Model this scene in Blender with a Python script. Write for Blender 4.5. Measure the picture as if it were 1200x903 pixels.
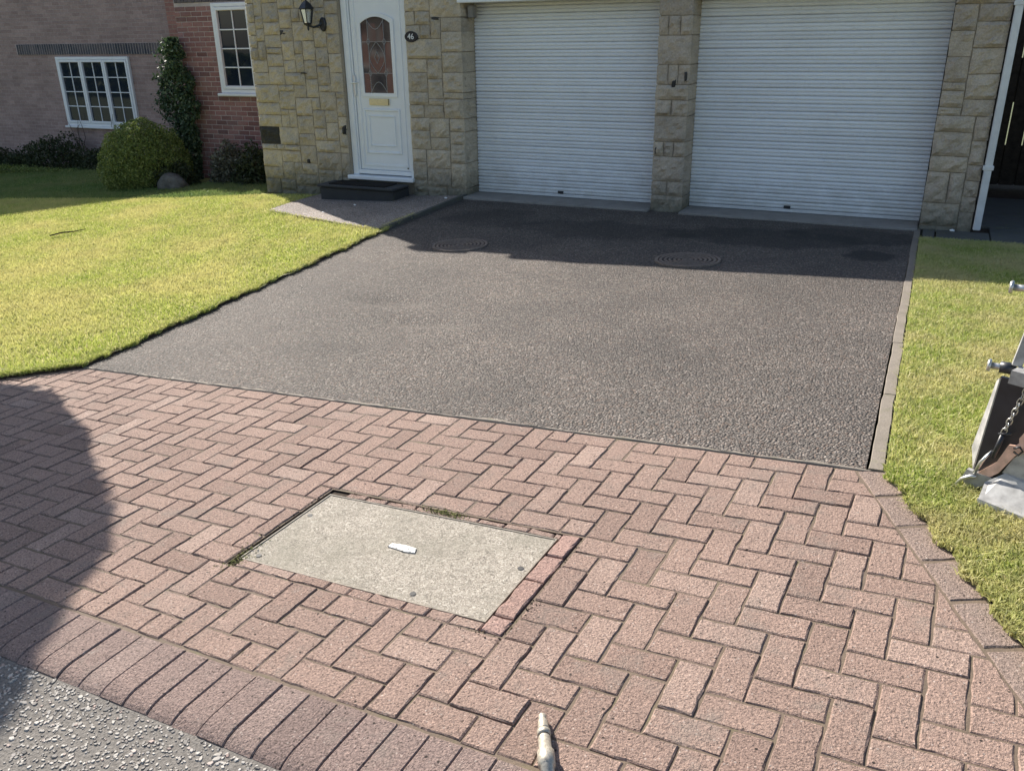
import bpy, math, random
import numpy as np
from mathutils import Vector, Matrix, noise as mnoise

for o in list(bpy.data.objects):
    bpy.data.objects.remove(o)
scene = bpy.context.scene
col = scene.collection
R = math.radians
rng = random.Random(7)

# ------------------------------------------------------------------ camera
CAM = Vector((0.0, -9.3, 1.83))
RH = [[0.9030796698, 0.4292427785, -0.0140622564],
      [0.1511405121, -0.3482905950, -0.9251217255],
      [-0.4019995715, 0.8333332458, -0.3794101289]]     # rows: right, down, forward
FPX = 999.77
cd = bpy.data.cameras.new('camera')
cam = bpy.data.objects.new('camera', cd)
col.objects.link(cam)
m = Matrix.Identity(4)
for i in range(3):
    m[i][0] = RH[0][i]; m[i][1] = -RH[1][i]; m[i][2] = -RH[2][i]; m[i][3] = CAM[i]
cam.matrix_world = m
cd.sensor_fit = 'HORIZONTAL'; cd.sensor_width = 36.0
cd.lens = FPX / 1200.0 * 36.0
cd.clip_start = 0.05; cd.clip_end = 3000
scene.camera = cam

# ------------------------------------------------------------------ light
SUN_EL = R(32.0)
SUN_AZ = Vector((-0.85, 0.527, 0)).normalized()          # towards the sun, in plan
sun_dir = Vector((SUN_AZ.x*math.cos(SUN_EL), SUN_AZ.y*math.cos(SUN_EL), math.sin(SUN_EL)))
world = bpy.data.worlds.new('World'); scene.world = world
world.use_nodes = True
wn = world.node_tree.nodes; wl = world.node_tree.links
wn.clear()
sky = wn.new('ShaderNodeTexSky'); sky.sky_type = 'NISHITA'; sky.sun_disc = False
sky.sun_elevation = SUN_EL
sky.sun_rotation = math.atan2(SUN_AZ.x, SUN_AZ.y)
sky.altitude = 100; sky.air_density = 1.0; sky.dust_density = 1.5; sky.ozone_density = 1.0
bg = wn.new('ShaderNodeBackground'); bg.inputs['Strength'].default_value = 0.092
wo = wn.new('ShaderNodeOutputWorld')
wl.new(sky.outputs[0], bg.inputs[0]); wl.new(bg.outputs[0], wo.inputs[0])
sl = bpy.data.lights.new('sun', 'SUN'); sl.energy = 5.0; sl.angle = R(0.55); sl.color = (1.0, 0.94, 0.85)
sun = bpy.data.objects.new('sun', sl); col.objects.link(sun)
sun.rotation_euler = (-sun_dir).to_track_quat('-Z', 'Y').to_euler()
sun.location = (-20, 15, 20)
scene.view_settings.view_transform = 'Standard'
scene.view_settings.look = 'None'
scene.view_settings.exposure = 1.06
scene.view_settings.gamma = 1.0
scene.view_settings.use_curve_mapping = False

# ------------------------------------------------------------------ helpers
PO = Vector((-0.4831775, -6.5579137, 0.2107897))        # paving lattice origin
PX = Vector((0.9955830, -0.0492968, 0.0799017))
PY = Vector((0.0488803, 0.9987790, 0.0071613))
PN = Vector((-0.0801572, -0.0032240, 0.9967770))
U = 0.102                                                # half a paver

def pav(a, b, h=0.0):
    return PO + PX*(a*U) + PY*(b*U) + PN*h

def pavz(x, y):
    return PO.z - (PN.x*(x-PO.x) + PN.y*(y-PO.y))/PN.z

def pavab(x, y):
    z = pavz(x, y); d = Vector((x, y, z)) - PO
    return d.dot(PX)/U, d.dot(PY)/U

_p5 = pav(0, 5)
def yb(x):                                               # front line of the drive, in plan
    return _p5.y + (x-_p5.x)*(PX.y/PX.x)

def gz(x, y):
    """height of the ground, numpy friendly"""
    x = np.asarray(x, float); y = np.asarray(y, float)
    b = _p5.y + (x-_p5.x)*(PX.y/PX.x)
    front = PO.z - (PN.x*(x-PO.x) + PN.y*(np.minimum(y, b)-PO.y))/PN.z
    back = np.where(x < -5.0, -0.062*(-5.0-x), 0.0)
    back = back + 0.07*np.exp(-(((x+8.0)/1.3)**2 + ((y+0.9)/1.2)**2))*(x < -5.0)*np.clip((-5.0-x)/0.8, 0, 1)
    t = np.clip((y-b)/(0.0-b), 0, 1)
    z = front*(1-t) + back*t
    return z
def gzf(x, y): return float(gz(x, y))

class MB:
    def __init__(s): s.v = []; s.f = []
    def add(s, vs, fs):
        n = len(s.v); s.v += [tuple(v) for v in vs]; s.f += [tuple(i+n for i in f) for f in fs]; return s
    def box(s, a, b, bev=0.0):
        x0, y0, z0 = [min(a[i], b[i]) for i in range(3)]; x1, y1, z1 = [max(a[i], b[i]) for i in range(3)]
        if bev <= 0:
            vs = [(x0,y0,z0),(x1,y0,z0),(x1,y1,z0),(x0,y1,z0),(x0,y0,z1),(x1,y0,z1),(x1,y1,z1),(x0,y1,z1)]
            return s.add(vs, [(0,3,2,1),(4,5,6,7),(0,1,5,4),(1,2,6,5),(2,3,7,6),(3,0,4,7)])
        e = min(bev, (x1-x0)*.45, (y1-y0)*.45, (z1-z0)*.45)
        def ring(z, i): return [(x0+i,y0+i,z),(x1-i,y0+i,z),(x1-i,y1-i,z),(x0+i,y1-i,z)]
        # full chamfered box: 24 verts
        vs = []; idx = {}
        for cx in (0,1):
            for cy in (0,1):
                for cz in (0,1):
                    X = (x0,x1)[cx]; Y = (y0,y1)[cy]; Z = (z0,z1)[cz]
                    sx = (1,-1)[cx]*e; sy = (1,-1)[cy]*e; sz = (1,-1)[cz]*e
                    idx[(cx,cy,cz,'x')] = len(vs); vs.append((X, Y+sy, Z+sz))
                    idx[(cx,cy,cz,'y')] = len(vs); vs.append((X+sx, Y, Z+sz))
                    idx[(cx,cy,cz,'z')] = len(vs); vs.append((X+sx, Y+sy, Z))
        fs = []
        for c in (0,1):
            q = [idx[(c,0,0,'x')],idx[(c,1,0,'x')],idx[(c,1,1,'x')],idx[(c,0,1,'x')]]; fs.append(q if c else q[::-1])
            q = [idx[(0,c,0,'y')],idx[(1,c,0,'y')],idx[(1,c,1,'y')],idx[(0,c,1,'y')]]; fs.append(q[::-1] if c else q)
            q = [idx[(0,0,c,'z')],idx[(1,0,c,'z')],idx[(1,1,c,'z')],idx[(0,1,c,'z')]]; fs.append(q if c else q[::-1])
        for a_ in (0,1):
            for b_ in (0,1):
                fs.append((idx[(0,a_,b_,'y')],idx[(1,a_,b_,'y')],idx[(1,a_,b_,'z')],idx[(0,a_,b_,'z')]))
                fs.append((idx[(a_,0,b_,'x')],idx[(a_,1,b_,'x')],idx[(a_,1,b_,'z')],idx[(a_,0,b_,'z')]))
                fs.append((idx[(a_,b_,0,'x')],idx[(a_,b_,1,'x')],idx[(a_,b_,1,'y')],idx[(a_,b_,0,'y')]))
                for c_ in (0,1):
                    fs.append((idx[(a_,b_,c_,'x')],idx[(a_,b_,c_,'y')],idx[(a_,b_,c_,'z')]))
        return s.add(vs, fs)
    def bar(s, p, q, w, h=None, up=(0,0,1)):
        p = Vector(p); q = Vector(q); h = h or w
        d = (q-p).normalized(); u = Vector(up)
        if abs(d.dot(u)) > .98: u = Vector((1,0,0))
        r = d.cross(u).normalized()*(w/2); u = r.cross(d).normalized()*(h/2)
        vs = [p-r-u,p+r-u,p+r+u,p-r+u,q-r-u,q+r-u,q+r+u,q-r+u]
        return s.add(vs, [(0,3,2,1),(4,5,6,7),(0,1,5,4),(1,2,6,5),(2,3,7,6),(3,0,4,7)])
    def tube(s, pts, rad, n=8, cap=True):
        pts = [Vector(p) for p in pts]
        rads = rad if isinstance(rad, (list, tuple)) else [rad]*len(pts)
        rings = []; pu = None
        for i, p in enumerate(pts):
            d = (pts[min(i+1,len(pts)-1)] - pts[max(i-1,0)])
            if d.length < 1e-9: d = Vector((0,0,1))
            d.normalize()
            u = pu if pu is not None else (Vector((0,0,1)) if abs(d.z) < .9 else Vector((1,0,0)))
            r = d.cross(u)
            if r.length < 1e-6: r = d.cross(Vector((0,1,0)))
            r.normalize(); u = r.cross(d).normalized(); pu = u
            rings.append([p + (r*math.cos(2*math.pi*k/n) + u*math.sin(2*math.pi*k/n))*rads[i] for k in range(n)])
        vs = [v for r_ in rings for v in r_]; fs = []
        for i in range(len(rings)-1):
            for k in range(n):
                a = i*n+k; b = i*n+(k+1) % n
                fs.append((a, b, b+n, a+n))
        if cap:
            fs.append(tuple(range(n))[::-1]); fs.append(tuple((len(rings)-1)*n+k for k in range(n)))
        return s.add(vs, fs)
    def prism(s, poly, z0, z1):                # poly (x,y) ccw
        n = len(poly)
        vs = [(x,y,z0) for x,y in poly]+[(x,y,z1) for x,y in poly]
        fs = [tuple(range(n))[::-1], tuple(range(n,2*n))]+[(i,(i+1)%n,(i+1)%n+n,i+n) for i in range(n)]
        return s.add(vs, fs)

def link(name, me, mat, parent=None, loc=(0,0,0)):
    o = bpy.data.objects.new(name, me)
    col.objects.link(o)
    if mat and not me.materials: me.materials.append(mat)
    if parent is not None: o.parent = parent
    o.location = loc
    return o

def mesh(name, mb, off=(0,0,0), smooth=False):
    me = bpy.data.meshes.new(name)
    ox, oy, oz = off
    me.from_pydata([(x-ox, y-oy, z-oz) for x, y, z in mb.v], [], mb.f)
    me.update()
    if smooth:
        me.polygons.foreach_set('use_smooth', [True]*len(me.polygons))
    return me

def base_of(o):
    v = Vector((0,0,0))
    while o is not None:
        v += o.location; o = o.parent
    return v

def part(name, mb, mat, parent, smooth=False, label=None):
    b = base_of(parent)
    o = link(name, mesh(name, mb, b, smooth), mat, parent)
    if label: o['label'] = label
    return o

def solo(name, mb, mat, base, label, cat, group=None, kind=None, smooth=False):
    o = link(name, mesh(name, mb, base, smooth), mat, None, base)
    if label: o['label'] = label
    if cat: o['category'] = cat
    if group: o['group'] = group
    if kind: o['kind'] = kind
    return o

def thing(name, base, label, cat, group=None):
    o = bpy.data.objects.new(name, None); col.objects.link(o)
    o.location = base; o.empty_display_size = .1
    o['label'] = label; o['category'] = cat
    if group: o['group'] = group
    return o

def struct(name, mb, mat, base=(0,0,0), smooth=False, label=None):
    o = solo(name, mb, mat, base, label, None, None, 'structure', smooth)
    return o

def clip(poly, a, b, c):
    """keep a*x+b*y<=c"""
    out = []
    for i in range(len(poly)):
        p = poly[i]; q = poly[(i+1) % len(poly)]
        dp = a*p[0]+b*p[1]-c; dq = a*q[0]+b*q[1]-c
        if dp <= 0: out.append(p)
        if (dp < 0 < dq) or (dq < 0 < dp):
            t = dp/(dp-dq); out.append((p[0]+(q[0]-p[0])*t, p[1]+(q[1]-p[1])*t))
    return out
def clip_poly(poly, region):                  # region convex ccw
    for i in range(len(region)):
        p = region[i]; q = region[(i+1) % len(region)]
        a = (q[1]-p[1]); b = -(q[0]-p[0])
        poly = clip(poly, a, b, a*p[0]+b*p[1])
        if len(poly) < 3: return []
    return poly
def area(poly):
    return .5*sum(poly[i][0]*poly[(i+1)%len(poly)][1]-poly[(i+1)%len(poly)][0]*poly[i][1] for i in range(len(poly)))
def inside(region, x, y):                     # numpy, convex ccw
    k = np.ones(np.shape(x), bool)
    for i in range(len(region)):
        p = region[i]; q = region[(i+1) % len(region)]
        k &= ((q[0]-p[0])*(y-p[1]) - (q[1]-p[1])*(x-p[0])) >= 0
    return k

def sheet(region, step, dz=0.0, zf=None):
    """terrain following sheet over a convex ccw region"""
    zf = zf or (lambda x, y: gzf(x, y))
    xs = [p[0] for p in region]; ys = [p[1] for p in region]
    mb = MB(); cache = {}
    def vid(x, y):
        k = (round(x, 4), round(y, 4))
        if k not in cache:
            cache[k] = len(mb.v); mb.v.append((x, y, zf(x, y)+dz))
        return cache[k]
    i0 = math.floor(min(xs)/step); i1 = math.ceil(max(xs)/step)
    j0 = math.floor(min(ys)/step); j1 = math.ceil(max(ys)/step)
    for i in range(i0, i1):
        for j in range(j0, j1):
            p = [(i*step,j*step),((i+1)*step,j*step),((i+1)*step,(j+1)*step),(i*step,(j+1)*step)]
            p = clip_poly(p, region)
            if len(p) >= 3 and abs(area(p)) > 1e-7:
                mb.f.append(tuple(vid(*q) for q in p))
    return mb

def skirt(pts, dz, depth, zf=None):
    """vertical face under an edge; pts plan polyline"""
    zf = zf or gzf; mb = MB()
    for i, (x, y) in enumerate(pts):
        z = zf(x, y); mb.v.append((x, y, z+dz)); mb.v.append((x, y, z+dz-depth))
    for i in range(len(pts)-1):
        mb.f.append((2*i, 2*i+1, 2*i+3, 2*i+2))
    return mb

# ------------------------------------------------------------------ materials
def nodes(name):
    mt = bpy.data.materials.new(name); mt.use_nodes = True
    nt = mt.node_tree; b = nt.nodes['Principled BSDF']
    return mt, nt, b
def N(nt, t, **kw):
    n = nt.nodes.new(t)
    for k, v in kw.items():
        if k in n.inputs: n.inputs[k].default_value = v
        else: setattr(n, k, v)
    return n
def ramp(nt, src, stops, interp='LINEAR'):
    r = nt.nodes.new('ShaderNodeValToRGB'); r.color_ramp.interpolation = interp
    el = r.color_ramp.elements
    while len(el) < len(stops): el.new(.5)
    for e, (p, c) in zip(el, stops):
        e.position = p; e.color = (*c, 1) if len(c) == 3 else c
    nt.links.new(src, r.inputs[0]); return r.outputs[0]
def mix(nt, fac, a, b, mode='MIX'):
    n = nt.nodes.new('ShaderNodeMix'); n.data_type = 'RGBA'; n.blend_type = mode
    for s_, i in ((fac, 0), (a, 6), (b, 7)):
        if hasattr(s_, 'is_linked'): nt.links.new(s_, n.inputs[i])
        elif i == 0: n.inputs[0].default_value = s_
        else: n.inputs[i].default_value = (*s_, 1)
    return n.outputs[2]
def coords(nt, obj=False):
    if obj: return N(nt, 'ShaderNodeTexCoord').outputs['Object']
    return N(nt, 'ShaderNodeNewGeometry').outputs['Position']
def noise(nt, co, scale, detail=3, rough=.6):
    n = N(nt, 'ShaderNodeTexNoise', Scale=scale, Detail=detail, Roughness=rough)
    nt.links.new(co, n.inputs['Vector']); return n.outputs['Fac']
def voro(nt, co, scale, feature='F1', out='Distance'):
    n = N(nt, 'ShaderNodeTexVoronoi', Scale=scale); n.feature = feature
    nt.links.new(co, n.inputs['Vector']); return n.outputs[out]
def bump(nt, b, src, dist, strength=1.0, prev=None):
    n = N(nt, 'ShaderNodeBump', Strength=strength, Distance=dist)
    nt.links.new(src, n.inputs['Height'])
    if prev is not None: nt.links.new(prev, n.inputs['Normal'])
    nt.links.new(n.outputs[0], b.inputs['Normal']); return n.outputs[0]
def orand(nt): return N(nt, 'ShaderNodeObjectInfo').outputs['Random']
def maths(nt, op, a, b=None):
    n = nt.nodes.new('ShaderNodeMath'); n.operation = op
    for i, s_ in enumerate((a, b)):
        if s_ is None: continue
        if hasattr(s_, 'is_linked'): nt.links.new(s_, n.inputs[i])
        else: n.inputs[i].default_value = s_
    return n.outputs[0]

def plain(name, c, rough=.5, metal=0.0, var=.12, scale=25, spec=.5, bmp=0.0):
    mt, nt, b = nodes(name)
    co = coords(nt)
    f = noise(nt, co, scale, 4)
    d = tuple(x*(1-var) for x in c); l = tuple(min(1, x*(1+var)) for x in c)
    nt.links.new(ramp(nt, f, [(.3, d), (.7, l)]), b.inputs['Base Color'])
    b.inputs['Roughness'].default_value = rough; b.inputs['Metallic'].default_value = metal
    b.inputs['Specular IOR Level'].default_value = spec
    if bmp: bump(nt, b, f, bmp)
    return mt

def mat_paver(name, dark, mid, light, chips=.5):
    mt, nt, b = nodes(name)
    co = coords(nt); r = orand(nt)
    base = ramp(nt, r, [(0, dark), (.3, mid), (.8, mid), (1, light)])
    big = noise(nt, co, 3.2, 4, .65)
    base = mix(nt, ramp(nt, big, [(.40, (0,0,0)), (.70, (.5,.5,.5))]), base, tuple(x*.74+.015 for x in mid))
    fine = noise(nt, co, 150, 3, .8)
    base = mix(nt, .9, base, ramp(nt, fine, [(.32, (.07,.065,.06)), (.44, (.42,.42,.42)), (.56, (.56,.56,.56)), (.70, (.90,.89,.86))]), 'OVERLAY')
    v = N(nt, 'ShaderNodeTexVoronoi', Scale=130); nt.links.new(co, v.inputs['Vector'])
    sep = N(nt, 'ShaderNodeSeparateColor'); nt.links.new(v.outputs['Color'], sep.inputs[0])
    near = ramp(nt, v.outputs['Distance'], [(.3, (1,1,1)), (.45, (0,0,0))])
    base = mix(nt, mix(nt, 1.0, ramp(nt, sep.outputs[0], [(.93, (0,0,0)), (.97, (chips,)*3)]), near, 'MULTIPLY'), base, (.58,.50,.44))
    base = mix(nt, mix(nt, 1.0, ramp(nt, sep.outputs[1], [(.95, (0,0,0)), (.97, (.8,)*3)]), near, 'MULTIPLY'), base, (.05,.038,.032))
    v2 = N(nt, 'ShaderNodeTexVoronoi', Scale=31); nt.links.new(co, v2.inputs['Vector'])
    sep2 = N(nt, 'ShaderNodeSeparateColor'); nt.links.new(v2.outputs['Color'], sep2.inputs[0])
    near2 = ramp(nt, v2.outputs['Distance'], [(.10, (1,1,1)), (.16, (0,0,0))])
    pit = mix(nt, 1.0, ramp(nt, sep2.outputs[0], [(.80, (0,0,0)), (.82, (.95,)*3)]), near2, 'MULTIPLY')
    base = mix(nt, pit, base, (.02,.016,.014))
    grey = noise(nt, co, 6.5, 5, .7)
    base = mix(nt, ramp(nt, grey, [(.55, (0,0,0)), (.72, (.55,)*3)]), base, (.215,.182,.155))
    scuff = noise(nt, co, 9.0, 5, .75)
    base = mix(nt, ramp(nt, scuff, [(.655, (0,0,0)), (.75, (.6,)*3)]), base, (.47,.42,.37))
    nt.links.new(base, b.inputs['Base Color'])
    b.inputs['Roughness'].default_value = .9; b.inputs['Specular IOR Level'].default_value = .25
    h = maths(nt, 'ADD', fine, maths(nt, 'MULTIPLY', noise(nt, co, 85, 3, .7), .9))
    bump(nt, b, h, .007, 1.0)
    return mt
M = {}
M['paver'] = mat_paver('paver', (.245,.166,.134), (.318,.220,.178), (.372,.270,.222))
M['kerb'] = mat_paver('kerb_block', (.205,.148,.13), (.252,.182,.158), (.285,.212,.184), .35)
M['strip'] = mat_paver('cover_surround', (.34,.22,.18), (.38,.245,.205), (.40,.265,.225), .2)
M['edge_paver'] = mat_paver('edging_paver', (.235,.178,.15), (.275,.205,.172), (.30,.228,.19), .5)

def mat_tarmac(name, base_c, stains=True):
    mt, nt, b = nodes(name)
    co = coords(nt)
    v = N(nt, 'ShaderNodeTexVoronoi', Scale=96); v.feature = 'F1'; nt.links.new(co, v.inputs['Vector'])
    sep = N(nt, 'ShaderNodeSeparateColor'); nt.links.new(v.outputs['Color'], sep.inputs[0])
    k = base_c
    c = ramp(nt, sep.outputs[0], [(0, tuple(x*.45 for x in k)), (.55, k), (.90, tuple(x*1.45 for x in k)), (1, tuple(min(.5, x*2.6) for x in k))])
    c = mix(nt, ramp(nt, sep.outputs[1], [(.72, (0,0,0)), (.95, (.55,)*3)]), c, (k[0]*1.5, k[1]*1.1, k[2]*.9))
    c = mix(nt, 1.0, c, ramp(nt, v.outputs['Distance'], [(.25, (1,1,1)), (.8, (.5,.49,.48))]), 'MULTIPLY')
    big = noise(nt, co, .9, 4, .6)
    c = mix(nt, .8, c, ramp(nt, big, [(.3, (.34,.335,.33)), (.7, (.66,.635,.61))]), 'OVERLAY')
    c = mix(nt, ramp(nt, noise(nt, co, 2.6, 5, .7), [(.5, (0,0,0)), (.75, (.45,)*3)]), c, tuple(x*.5 for x in k))
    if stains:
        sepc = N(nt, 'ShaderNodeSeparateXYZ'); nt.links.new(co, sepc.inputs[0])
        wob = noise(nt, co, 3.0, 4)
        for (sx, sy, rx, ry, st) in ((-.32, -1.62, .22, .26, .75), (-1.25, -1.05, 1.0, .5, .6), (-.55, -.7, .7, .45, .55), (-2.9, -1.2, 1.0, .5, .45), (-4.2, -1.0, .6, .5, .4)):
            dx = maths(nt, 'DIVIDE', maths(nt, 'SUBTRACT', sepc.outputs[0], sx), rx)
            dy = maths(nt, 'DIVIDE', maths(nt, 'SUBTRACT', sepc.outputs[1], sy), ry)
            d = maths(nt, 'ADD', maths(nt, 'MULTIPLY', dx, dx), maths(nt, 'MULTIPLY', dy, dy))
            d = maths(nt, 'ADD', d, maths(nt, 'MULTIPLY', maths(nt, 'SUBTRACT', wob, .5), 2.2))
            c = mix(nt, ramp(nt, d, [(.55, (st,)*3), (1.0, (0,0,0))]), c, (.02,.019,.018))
    nt.links.new(c, b.inputs['Base Color'])
    b.inputs['Roughness'].default_value = .8; b.inputs['Specular IOR Level'].default_value = .35
    h = maths(nt, 'SUBTRACT', maths(nt, 'MULTIPLY', sep.outputs[2], .7), maths(nt, 'MULTIPLY', v.outputs['Distance'], 1.3))
    h = maths(nt, 'ADD', h, maths(nt, 'MULTIPLY', noise(nt, co, 160, 2), .4))
    bump(nt, b, h, .009, 1.0)
    return mt
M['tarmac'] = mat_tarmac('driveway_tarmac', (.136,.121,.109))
M['road'] = plain('road_surface', (.165,.152,.137), .95, 0, .38, 130, .1, .004)
M['pathm'] = mat_tarmac('path_surface', (.40,.355,.32), False)

def mat_concrete(name, c, moss=.0):
    mt, nt, b = nodes(name); co = coords(nt)
    f = noise(nt, co, 120, 3, .7); g = noise(nt, co, 5, 4)
    cc = mix(nt, .6, c, ramp(nt, f, [(.3, (.34,)*3), (.7, (.66,)*3)]), 'OVERLAY')
    cc = mix(nt, ramp(nt, g, [(.45, (0,0,0)), (.75, (.55,)*3)]), cc, tuple(x*.55 for x in c))
    if moss: cc = mix(nt, ramp(nt, noise(nt, co, 12, 4), [(.55, (0,0,0)), (.72, (moss,)*3)]), cc, (.10,.11,.03))
    nt.links.new(cc, b.inputs['Base Color']); b.inputs['Roughness'].default_value = .9
    bump(nt, b, f, .003, .8); return mt
M['concrete'] = mat_concrete('concrete', (.205,.175,.142), .3)
M['threshold'] = mat_concrete('threshold_concrete', (.25,.23,.205), 0)
M['slab'] = mat_concrete('paving_slab', (.085,.085,.075), .5)
M['step'] = mat_concrete('step_stone', (.035,.036,.038), .2)
M['sand'] = mat_concrete('joint_sand', (.135,.098,.068), .35)
M['soil'] = plain('soil', (.05,.036,.025), .95, 0, .5, 40, .2, .01)

# manhole infill: fibrous aggregate
mt, nt, b = nodes('cover_infill'); co = coords(nt, True)
mp = N(nt, 'ShaderNodeMapping'); mp.inputs['Scale'].default_value = (1, 1, 1); nt.links.new(co, mp.inputs[0])
n1 = N(nt, 'ShaderNodeTexNoise', Scale=70, Detail=4, Roughness=.78, Distortion=2.2); nt.links.new(mp.outputs[0], n1.inputs['Vector'])
n2 = noise(nt, co, 3.5, 5, .7); n3 = noise(nt, co, 14, 5, .75)
cc = ramp(nt, n1.outputs['Fac'], [(.34, (.07,.06,.048)), (.45, (.26,.225,.18)), (.57, (.46,.41,.34)), (.70, (.72,.67,.59))])
cc = mix(nt, ramp(nt, n2, [(.35, (.55,)*3), (.6, (0,0,0))]), cc, (.20,.185,.14))
cc = mix(nt, ramp(nt, n3, [(.54, (0,0,0)), (.70, (.6,)*3)]), cc, (.17,.155,.12))
nt.links.new(cc, b.inputs['Base Color']); b.inputs['Roughness'].default_value = .9
bump(nt, b, n1.outputs['Fac'], .006, .9); M['infill'] = mt

def mat_stone(name, pal, dark=.0):
    mt, nt, b = nodes(name); co = coords(nt); r = orand(nt)
    base = ramp(nt, r, pal)
    f1 = noise(nt, co, 4.0, 4, .6); f2 = noise(nt, co, 60, 4, .7); f3 = noise(nt, co, 18, 4, .65)
    base = mix(nt, .55, base, ramp(nt, f1, [(.3, (.38,.38,.38)), (.7, (.62,.60,.56))]), 'OVERLAY')
    base = mix(nt, .55, base, ramp(nt, f2, [(.3, (.34,)*3), (.7, (.66,)*3)]), 'OVERLAY')
    base = mix(nt, ramp(nt, f3, [(.58, (0,0,0)), (.78, (.4+dark,)*3)]), base, (.14,.13,.10))
    sep = N(nt, 'ShaderNodeSeparateXYZ'); nt.links.new(co, sep.inputs[0])
    low = maths(nt, 'ADD', sep.outputs[2], maths(nt, 'MULTIPLY', maths(nt, 'SUBTRACT', f3, .5), .5))
    base = mix(nt, ramp(nt, low, [(0.02, (.72,)*3), (.36, (0,0,0))]), base, (.07,.078,.055))   # splash-back dirt and algae at the foot of the wall
    nt.links.new(base, b.inputs['Base Color']); b.inputs['Roughness'].default_value = .92
    b.inputs['Specular IOR Level'].default_value = .25
    h = maths(nt, 'ADD', f3, maths(nt, 'MULTIPLY', f2, .45))
    bump(nt, b, h, .022, .9); return mt
M['stone'] = mat_stone('sandstone', [(0, (.41,.35,.275)), (.4, (.47,.405,.315)), (.75, (.50,.43,.335)), (1, (.53,.45,.345))])
M['stone_r'] = mat_stone('pier_sandstone', [(0, (.39,.33,.265)), (.5, (.45,.38,.305)), (1, (.50,.425,.335))])
M['stone_dark'] = mat_stone('weathered_black_stone', [(0, (.045,.043,.04)), (1, (.07,.066,.06))])
M['mortar'] = mat_concrete('mortar', (.34,.285,.215), 0)

def mat_brick(name, pal):
    mt, nt, b = nodes(name); co = coords(nt); r = orand(nt)
    base = ramp(nt, r, pal)
    f2 = noise(nt, co, 45, 4, .7)
    base = mix(nt, .6, base, ramp(nt, f2, [(.3, (.34,)*3), (.7, (.66,)*3)]), 'OVERLAY')
    base = mix(nt, ramp(nt, noise(nt, co, 2.5, 4), [(.45, (0,0,0)), (.7, (.35,)*3)]), base, (.33,.24,.21))
    nt.links.new(base, b.inputs['Base Color']); b.inputs['Roughness'].default_value = .9
    bump(nt, b, f2, .006, .7); return mt
M['brick'] = mat_brick('red_brick', [(0, (.16,.078,.070)), (.3, (.24,.115,.10)), (.7, (.29,.14,.12)), (1, (.34,.175,.15))])
M['soldier'] = mat_brick('dark_soldier_brick', [(0, (.035,.038,.05)), (1, (.085,.08,.09))])
M['brick_mortar'] = mat_concrete('brick_mortar', (.50,.42,.385), 0)

def mat_brickwall(name, c1, c2, mo, scale_axis='x'):
    mt, nt, b = nodes(name); co = coords(nt)
    sep = N(nt, 'ShaderNodeSeparateXYZ'); nt.links.new(co, sep.inputs[0])
    cmb = N(nt, 'ShaderNodeCombineXYZ'); nt.links.new(sep.outputs[0 if scale_axis == 'x' else 1], cmb.inputs[0]); nt.links.new(sep.outputs[2], cmb.inputs[1])
    br = N(nt, 'ShaderNodeTexBrick', Scale=1.0); nt.links.new(cmb.outputs[0], br.inputs['Vector'])
    br.inputs['Brick Width'].default_value = .225; br.inputs['Row Height'].default_value = .075
    br.inputs['Mortar Size'].default_value = .006; br.inputs['Mortar Smooth'].default_value = .3
    br.inputs['Color1'].default_value = (*c1, 1); br.inputs['Color2'].default_value = (*c2, 1); br.inputs['Mortar'].default_value = (*mo, 1)
    c = mix(nt, .6, br.outputs['Color'], ramp(nt, noise(nt, co, 1.3, 5, .65), [(.3, (.36,)*3), (.7, (.64,)*3)]), 'OVERLAY')
    c = mix(nt, .5, c, ramp(nt, noise(nt, co, 35, 3), [(.3, (.36,)*3), (.7, (.64,)*3)]), 'OVERLAY')
    nt.links.new(c, b.inputs['Base Color']); b.inputs['Roughness'].default_value = .9
    bump(nt, b, br.outputs['Fac'], -.006, .8); return mt
M['farbrick'] = mat_brickwall('buff_brick_wall', (.37,.26,.23), (.28,.19,.17), (.41,.32,.285))
M['redwall'] = mat_brickwall('red_brick_wall', (.30,.15,.12), (.24,.12,.10), (.32,.24,.20))
M['sidebrick'] = mat_brickwall('side_brick_wall', (.26,.12,.095), (.22,.095,.08), (.36,.29,.25), 'y')

M['upvc'] = plain('white_upvc', (.78,.79,.80), .28, 0, .035, 9)
M['upvc_door'] = plain('white_door_upvc', (.76,.775,.79), .3, 0, .03, 6)
M['pipe'] = plain('white_downpipe_plastic', (.62,.62,.62), .4, 0, .1, 9)
def mat_roller():
    mt, nt, b = nodes('white_roller_slat'); co = coords(nt)
    f = noise(nt, co, 2.2, 4, .6); g = noise(nt, co, 30, 3)
    c = mix(nt, ramp(nt, f, [(.45, (0,0,0)), (.75, (.35,)*3)]), (.80,.81,.82), (.66,.66,.65))
    c = mix(nt, ramp(nt, g, [(.55, (0,0,0)), (.75, (.25,)*3)]), c, (.52,.51,.49))
    sepz = N(nt, 'ShaderNodeSeparateXYZ'); nt.links.new(co, sepz.inputs[0])
    gr = maths(nt, 'ADD', sepz.outputs[2], maths(nt, 'MULTIPLY', maths(nt, 'SUBTRACT', noise(nt, co, 5, 4), .5), .8))
    c = mix(nt, ramp(nt, gr, [(.0, (.5,)*3), (.35, (0,0,0))]), c, (.46,.44,.40))   # road splash on the lowest slats
    c = mix(nt, 1.0, c, ramp(nt, orand(nt), [(0, (.93,.93,.935)), (1, (1,1,1))]), 'MULTIPLY')
    nt.links.new(c, b.inputs['Base Color']); b.inputs['Roughness'].default_value = .38; return mt
M['roller'] = mat_roller()
M['black'] = plain('black_painted_metal', (.018,.02,.024), .35, 0, .2, 60)
M['gold'] = plain('pale_brass', (.72,.60,.36), .45, .35, .08, 40)
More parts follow.
